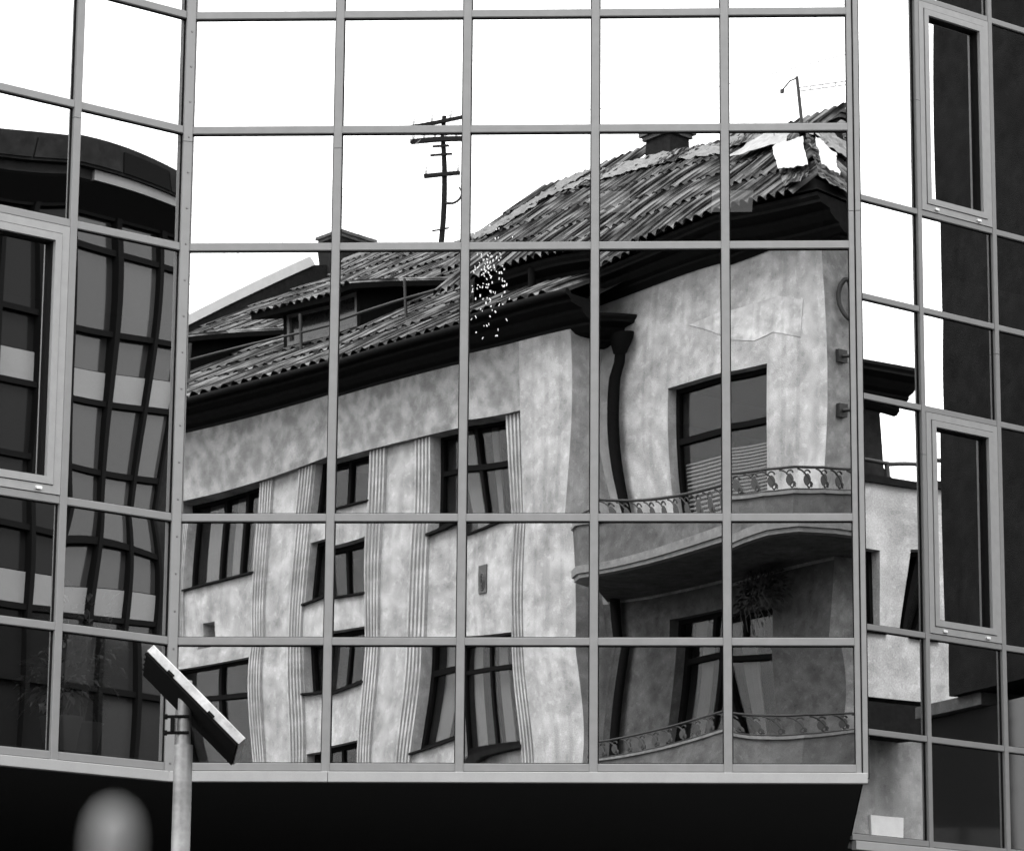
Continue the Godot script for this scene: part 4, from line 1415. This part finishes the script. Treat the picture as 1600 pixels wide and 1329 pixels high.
func make_plants() -> void:
	var iv := thing("hanging_ivy", "dark ivy hanging under the upper balcony of the mirrored house", "ivy", house_point(Vector3(6.1, 10.6, 0.45)), HYAW)
	var si := begin()
	for k in 7:
		var a := k * 0.9
		tube(si, [Vector3(-0.3 + 0.1 * k, 0.05, 0), Vector3(-0.3 + 0.12 * k, -0.35, -0.1 - 0.03 * k), Vector3(-0.25 + 0.14 * k, -0.75 - 0.08 * sin(a), -0.08)], 0.012, 0.006, 5)
	done(si, "stem", M.ivy, iv)
	si = begin()
	leafy(si, Vector3(0.15, -0.35, -0.05), 420, Vector3(0.6, 0.55, 0.2), 0.10)
	done(si, "foliage", M.ivy, iv)
	var ol := DL.cross(Vector3.UP)
	var fl := 4.36
	for d in [[-0.62, 0.34, 0.55, 95, "bushy potted plant behind the lowest pane nearest the bay corner"], [-1.35, 0.55, 0.75, 70, "tall leafy potted plant behind the lowest pane at the left edge"], [-0.36, 0.50, 0.95, 40, "slender hanging plant behind the lowest pane beside the lamp post"]]:
		var at: Vector3 = P0 + DL * d[0] - ol * d[1] + Vector3.UP * fl
		var T := thing("potted_plant", d[4], "plant", at, 0.0, "plants inside the lowest left panes")
		var st := begin()
		lathe(st, [Vector2(0.0, 0.0), Vector2(0.10, 0.0), Vector2(0.14, 0.22), Vector2(0.15, 0.24), Vector2(0.13, 0.24), Vector2(0.12, 0.2), Vector2(0.0, 0.2)], Vector3.ZERO, 16)
		done(st, "pot", M.pot, T)
		st = begin()
		for k in 5:
			var a := k * 1.3
			tube(st, [Vector3(0, 0.2, 0), Vector3(cos(a) * 0.06, d[2] * 0.6, sin(a) * 0.06), Vector3(cos(a) * 0.18, d[2], sin(a) * 0.18)], 0.008, 0.004, 5)
		done(st, "stem", M.leaf, T)
		st = begin()
		leafy(st, Vector3(0, d[2] * 0.75, 0), d[3] * 4, Vector3(0.3, d[2] * 0.5, 0.26), 0.085)
		done(st, "foliage", M.leaf, T)
	var B := thing("wicker_basket", "round wicker basket inside the lowest pane at the far left", "basket", P0 + DL * -1.62 - ol * 0.32 + Vector3.UP * fl)
	var st := begin()
	for k in 14:
		var y := 0.02 + k * 0.026
		var r := 0.15 + 0.06 * sqrt(k / 13.0)
		var ringp := []
		for q in 25:
			var a := TAU * q / 24
			ringp.append(Vector3(cos(a) * (r + 0.008 * (1 if (q + k) % 2 == 0 else -1)), y, sin(a) * (r + 0.008 * (1 if (q + k) % 2 == 0 else -1))))
		tube(st, ringp, 0.014, 0.014, 5, false)
	done(st, "weave", M.wicker, B)
	st = begin()
	tube(st, [Vector3(0, 0.0, 0), Vector3(0, 0.03, 0)], 0.15, 0.15, 20)
	done(st, "bottom", M.wicker, B)

const LAMP_AT := Vector3(-1.81, 0.0, -19.0)
const LAMP_JOINT := 4.0

func _ready() -> void:
	rng.seed = 20240611
	make_view()
	make_materials()
	make_ground()
	make_office()
	make_house()
	make_glass_block()
	make_right_side()
	make_roof_things()
	make_lamp_post()
	make_plants()
	make_near_post()

# how each glass unit of the bay is bowed, in millimetres (terms as listed at warp())
const WARPS := {
	"c0_0": [-0.52, 0.20, 0.27, -0.49, 0.20, -0.15, 0.10, 0.44, -0.22, 0.10, -0.09, -0.37, 0.15, -0.10],
	"c0_1": [-0.42, 0.06, 0.27, 0.24, 0.27, 0.01, 0.14, 0.21, -0.17, -0.21, 0.09, -0.09, -0.11, -0.07],
	"c0_2": [0.19, 1.48, 0.60, -0.16, 1.12, -0.14, -0.06, -0.28, -0.51, -0.04, 0.11, -0.49, 0.01, 0.16],
	"c1_0": [-0.74, 0.21, -0.18, 0.65, 0.17, 0.25, 0.12, -0.07, 0.18, -0.09, 0.04, -0.19, -0.13, 0.16],
	"c1_1": [-0.28, -0.30, 0.04, 0.11, -0.30, 0.26, 0.12, 0.10, 0.28, -0.01, -0.20, -0.06, 0.06, 0.21],
	"c1_2": [0.07, -0.00, -0.06, -0.51, 1.01, -0.00, -0.17, -0.31, 0.47, -0.01, 0.03, -0.01, 0.11, -0.16],
	"c2_0": [1.31, 0.73, -0.39, -0.94, 0.12, 0.45, 0.02, -0.00, -0.46, 0.06, 0.20, -0.15, 0.21, 0.16],
	"c2_1": [0.58, 0.10, -0.21, 0.12, 0.17, 0.37, -0.05, 0.17, 0.05, 0.06, -0.13, -0.23, -0.04, -0.02],
	"c2_2": [0.15, 0.14, 0.25, -0.30, 1.46, -0.03, 0.20, -0.09, 0.02, 0.07, -0.02, -0.70, -0.12, 0.03],
	"c3_0": [0.03, -0.10, 0.11, 0.74, 0.19, -0.04, 0.11, -0.07, 0.15, -0.04, 0.08, -0.25, 0.02, -0.05],
	"c3_1": [0.04, -0.15, 0.21, 0.27, 0.08, -0.09, 0.11, 0.22, 0.27, 0.02, -0.03, -0.18, 0.04, 0.01],
	"c3_2": [-0.11, 0.63, -0.11, 0.59, -0.17, -0.21, -0.13, 1.01, -0.92, 0.13, 0.05, -0.44, -0.51, 0.40],
	"c3_3": [-0.11, 0.42, 0.21, 0.19, 0.15, 0.04, -0.03, -0.10, -0.04, 0.03, -0.03, -0.31, 0.03, 0.04],
	"c4_0": [0.60, -0.31, 0.63, -0.04, -0.03, -0.11, 0.52, -0.28, -0.04, 0.08, -0.11, -0.45, 0.07, 0.03],
	"c4_1": [0.01, 0.09, 0.07, 0.25, 0.35, 0.26, -0.01, 0.02, 0.06, -0.03, 0.14, -0.18, -0.04, 0.01],
	"c4_2": [0.04, 0.99, -0.04, 0.23, 0.29, -0.14, -0.07, -0.10, -0.77, 0.19, -0.04, -0.68, 0.15, 0.23],
	"c4_3": [-0.90, 0.02, -0.04, -0.63, 0.32, -0.05, -0.14, 0.03, -0.01, -0.03, -0.01, -0.26, 0.00, 0.00],
	"l5_3": [-0.34, -1.39, 0.67, 0.74, 0.21, 0.05, 0.09, 0.10, 0.02, 0.02, 0.03, -0.26, 0.01, 0.00],
	"l6_1": [-0.85, -0.02, -0.19, 0.36, 0.14, -0.20, -0.42, -0.33, 0.23, -0.01, 0.01, -0.34, -0.23, 0.01],
	"l6_2": [0.36, -0.75, 0.36, 1.15, -0.35, -0.28, 0.71, -0.46, 0.13, -0.23, 0.09, -0.27, -0.43, 0.16],
	"l6_3": [0.41, -0.15, 0.44, -0.33, 0.47, -0.04, -0.35, -0.09, 0.00, -0.01, -0.06, -0.15, 0.03, 0.01],
	"r0_2": [-0.20, -1.22, 0.23, 0.16, -1.37, 0.18, 0.15, -0.53, -0.08, 0.17, -0.03, -0.98, -0.04, -0.02],
}
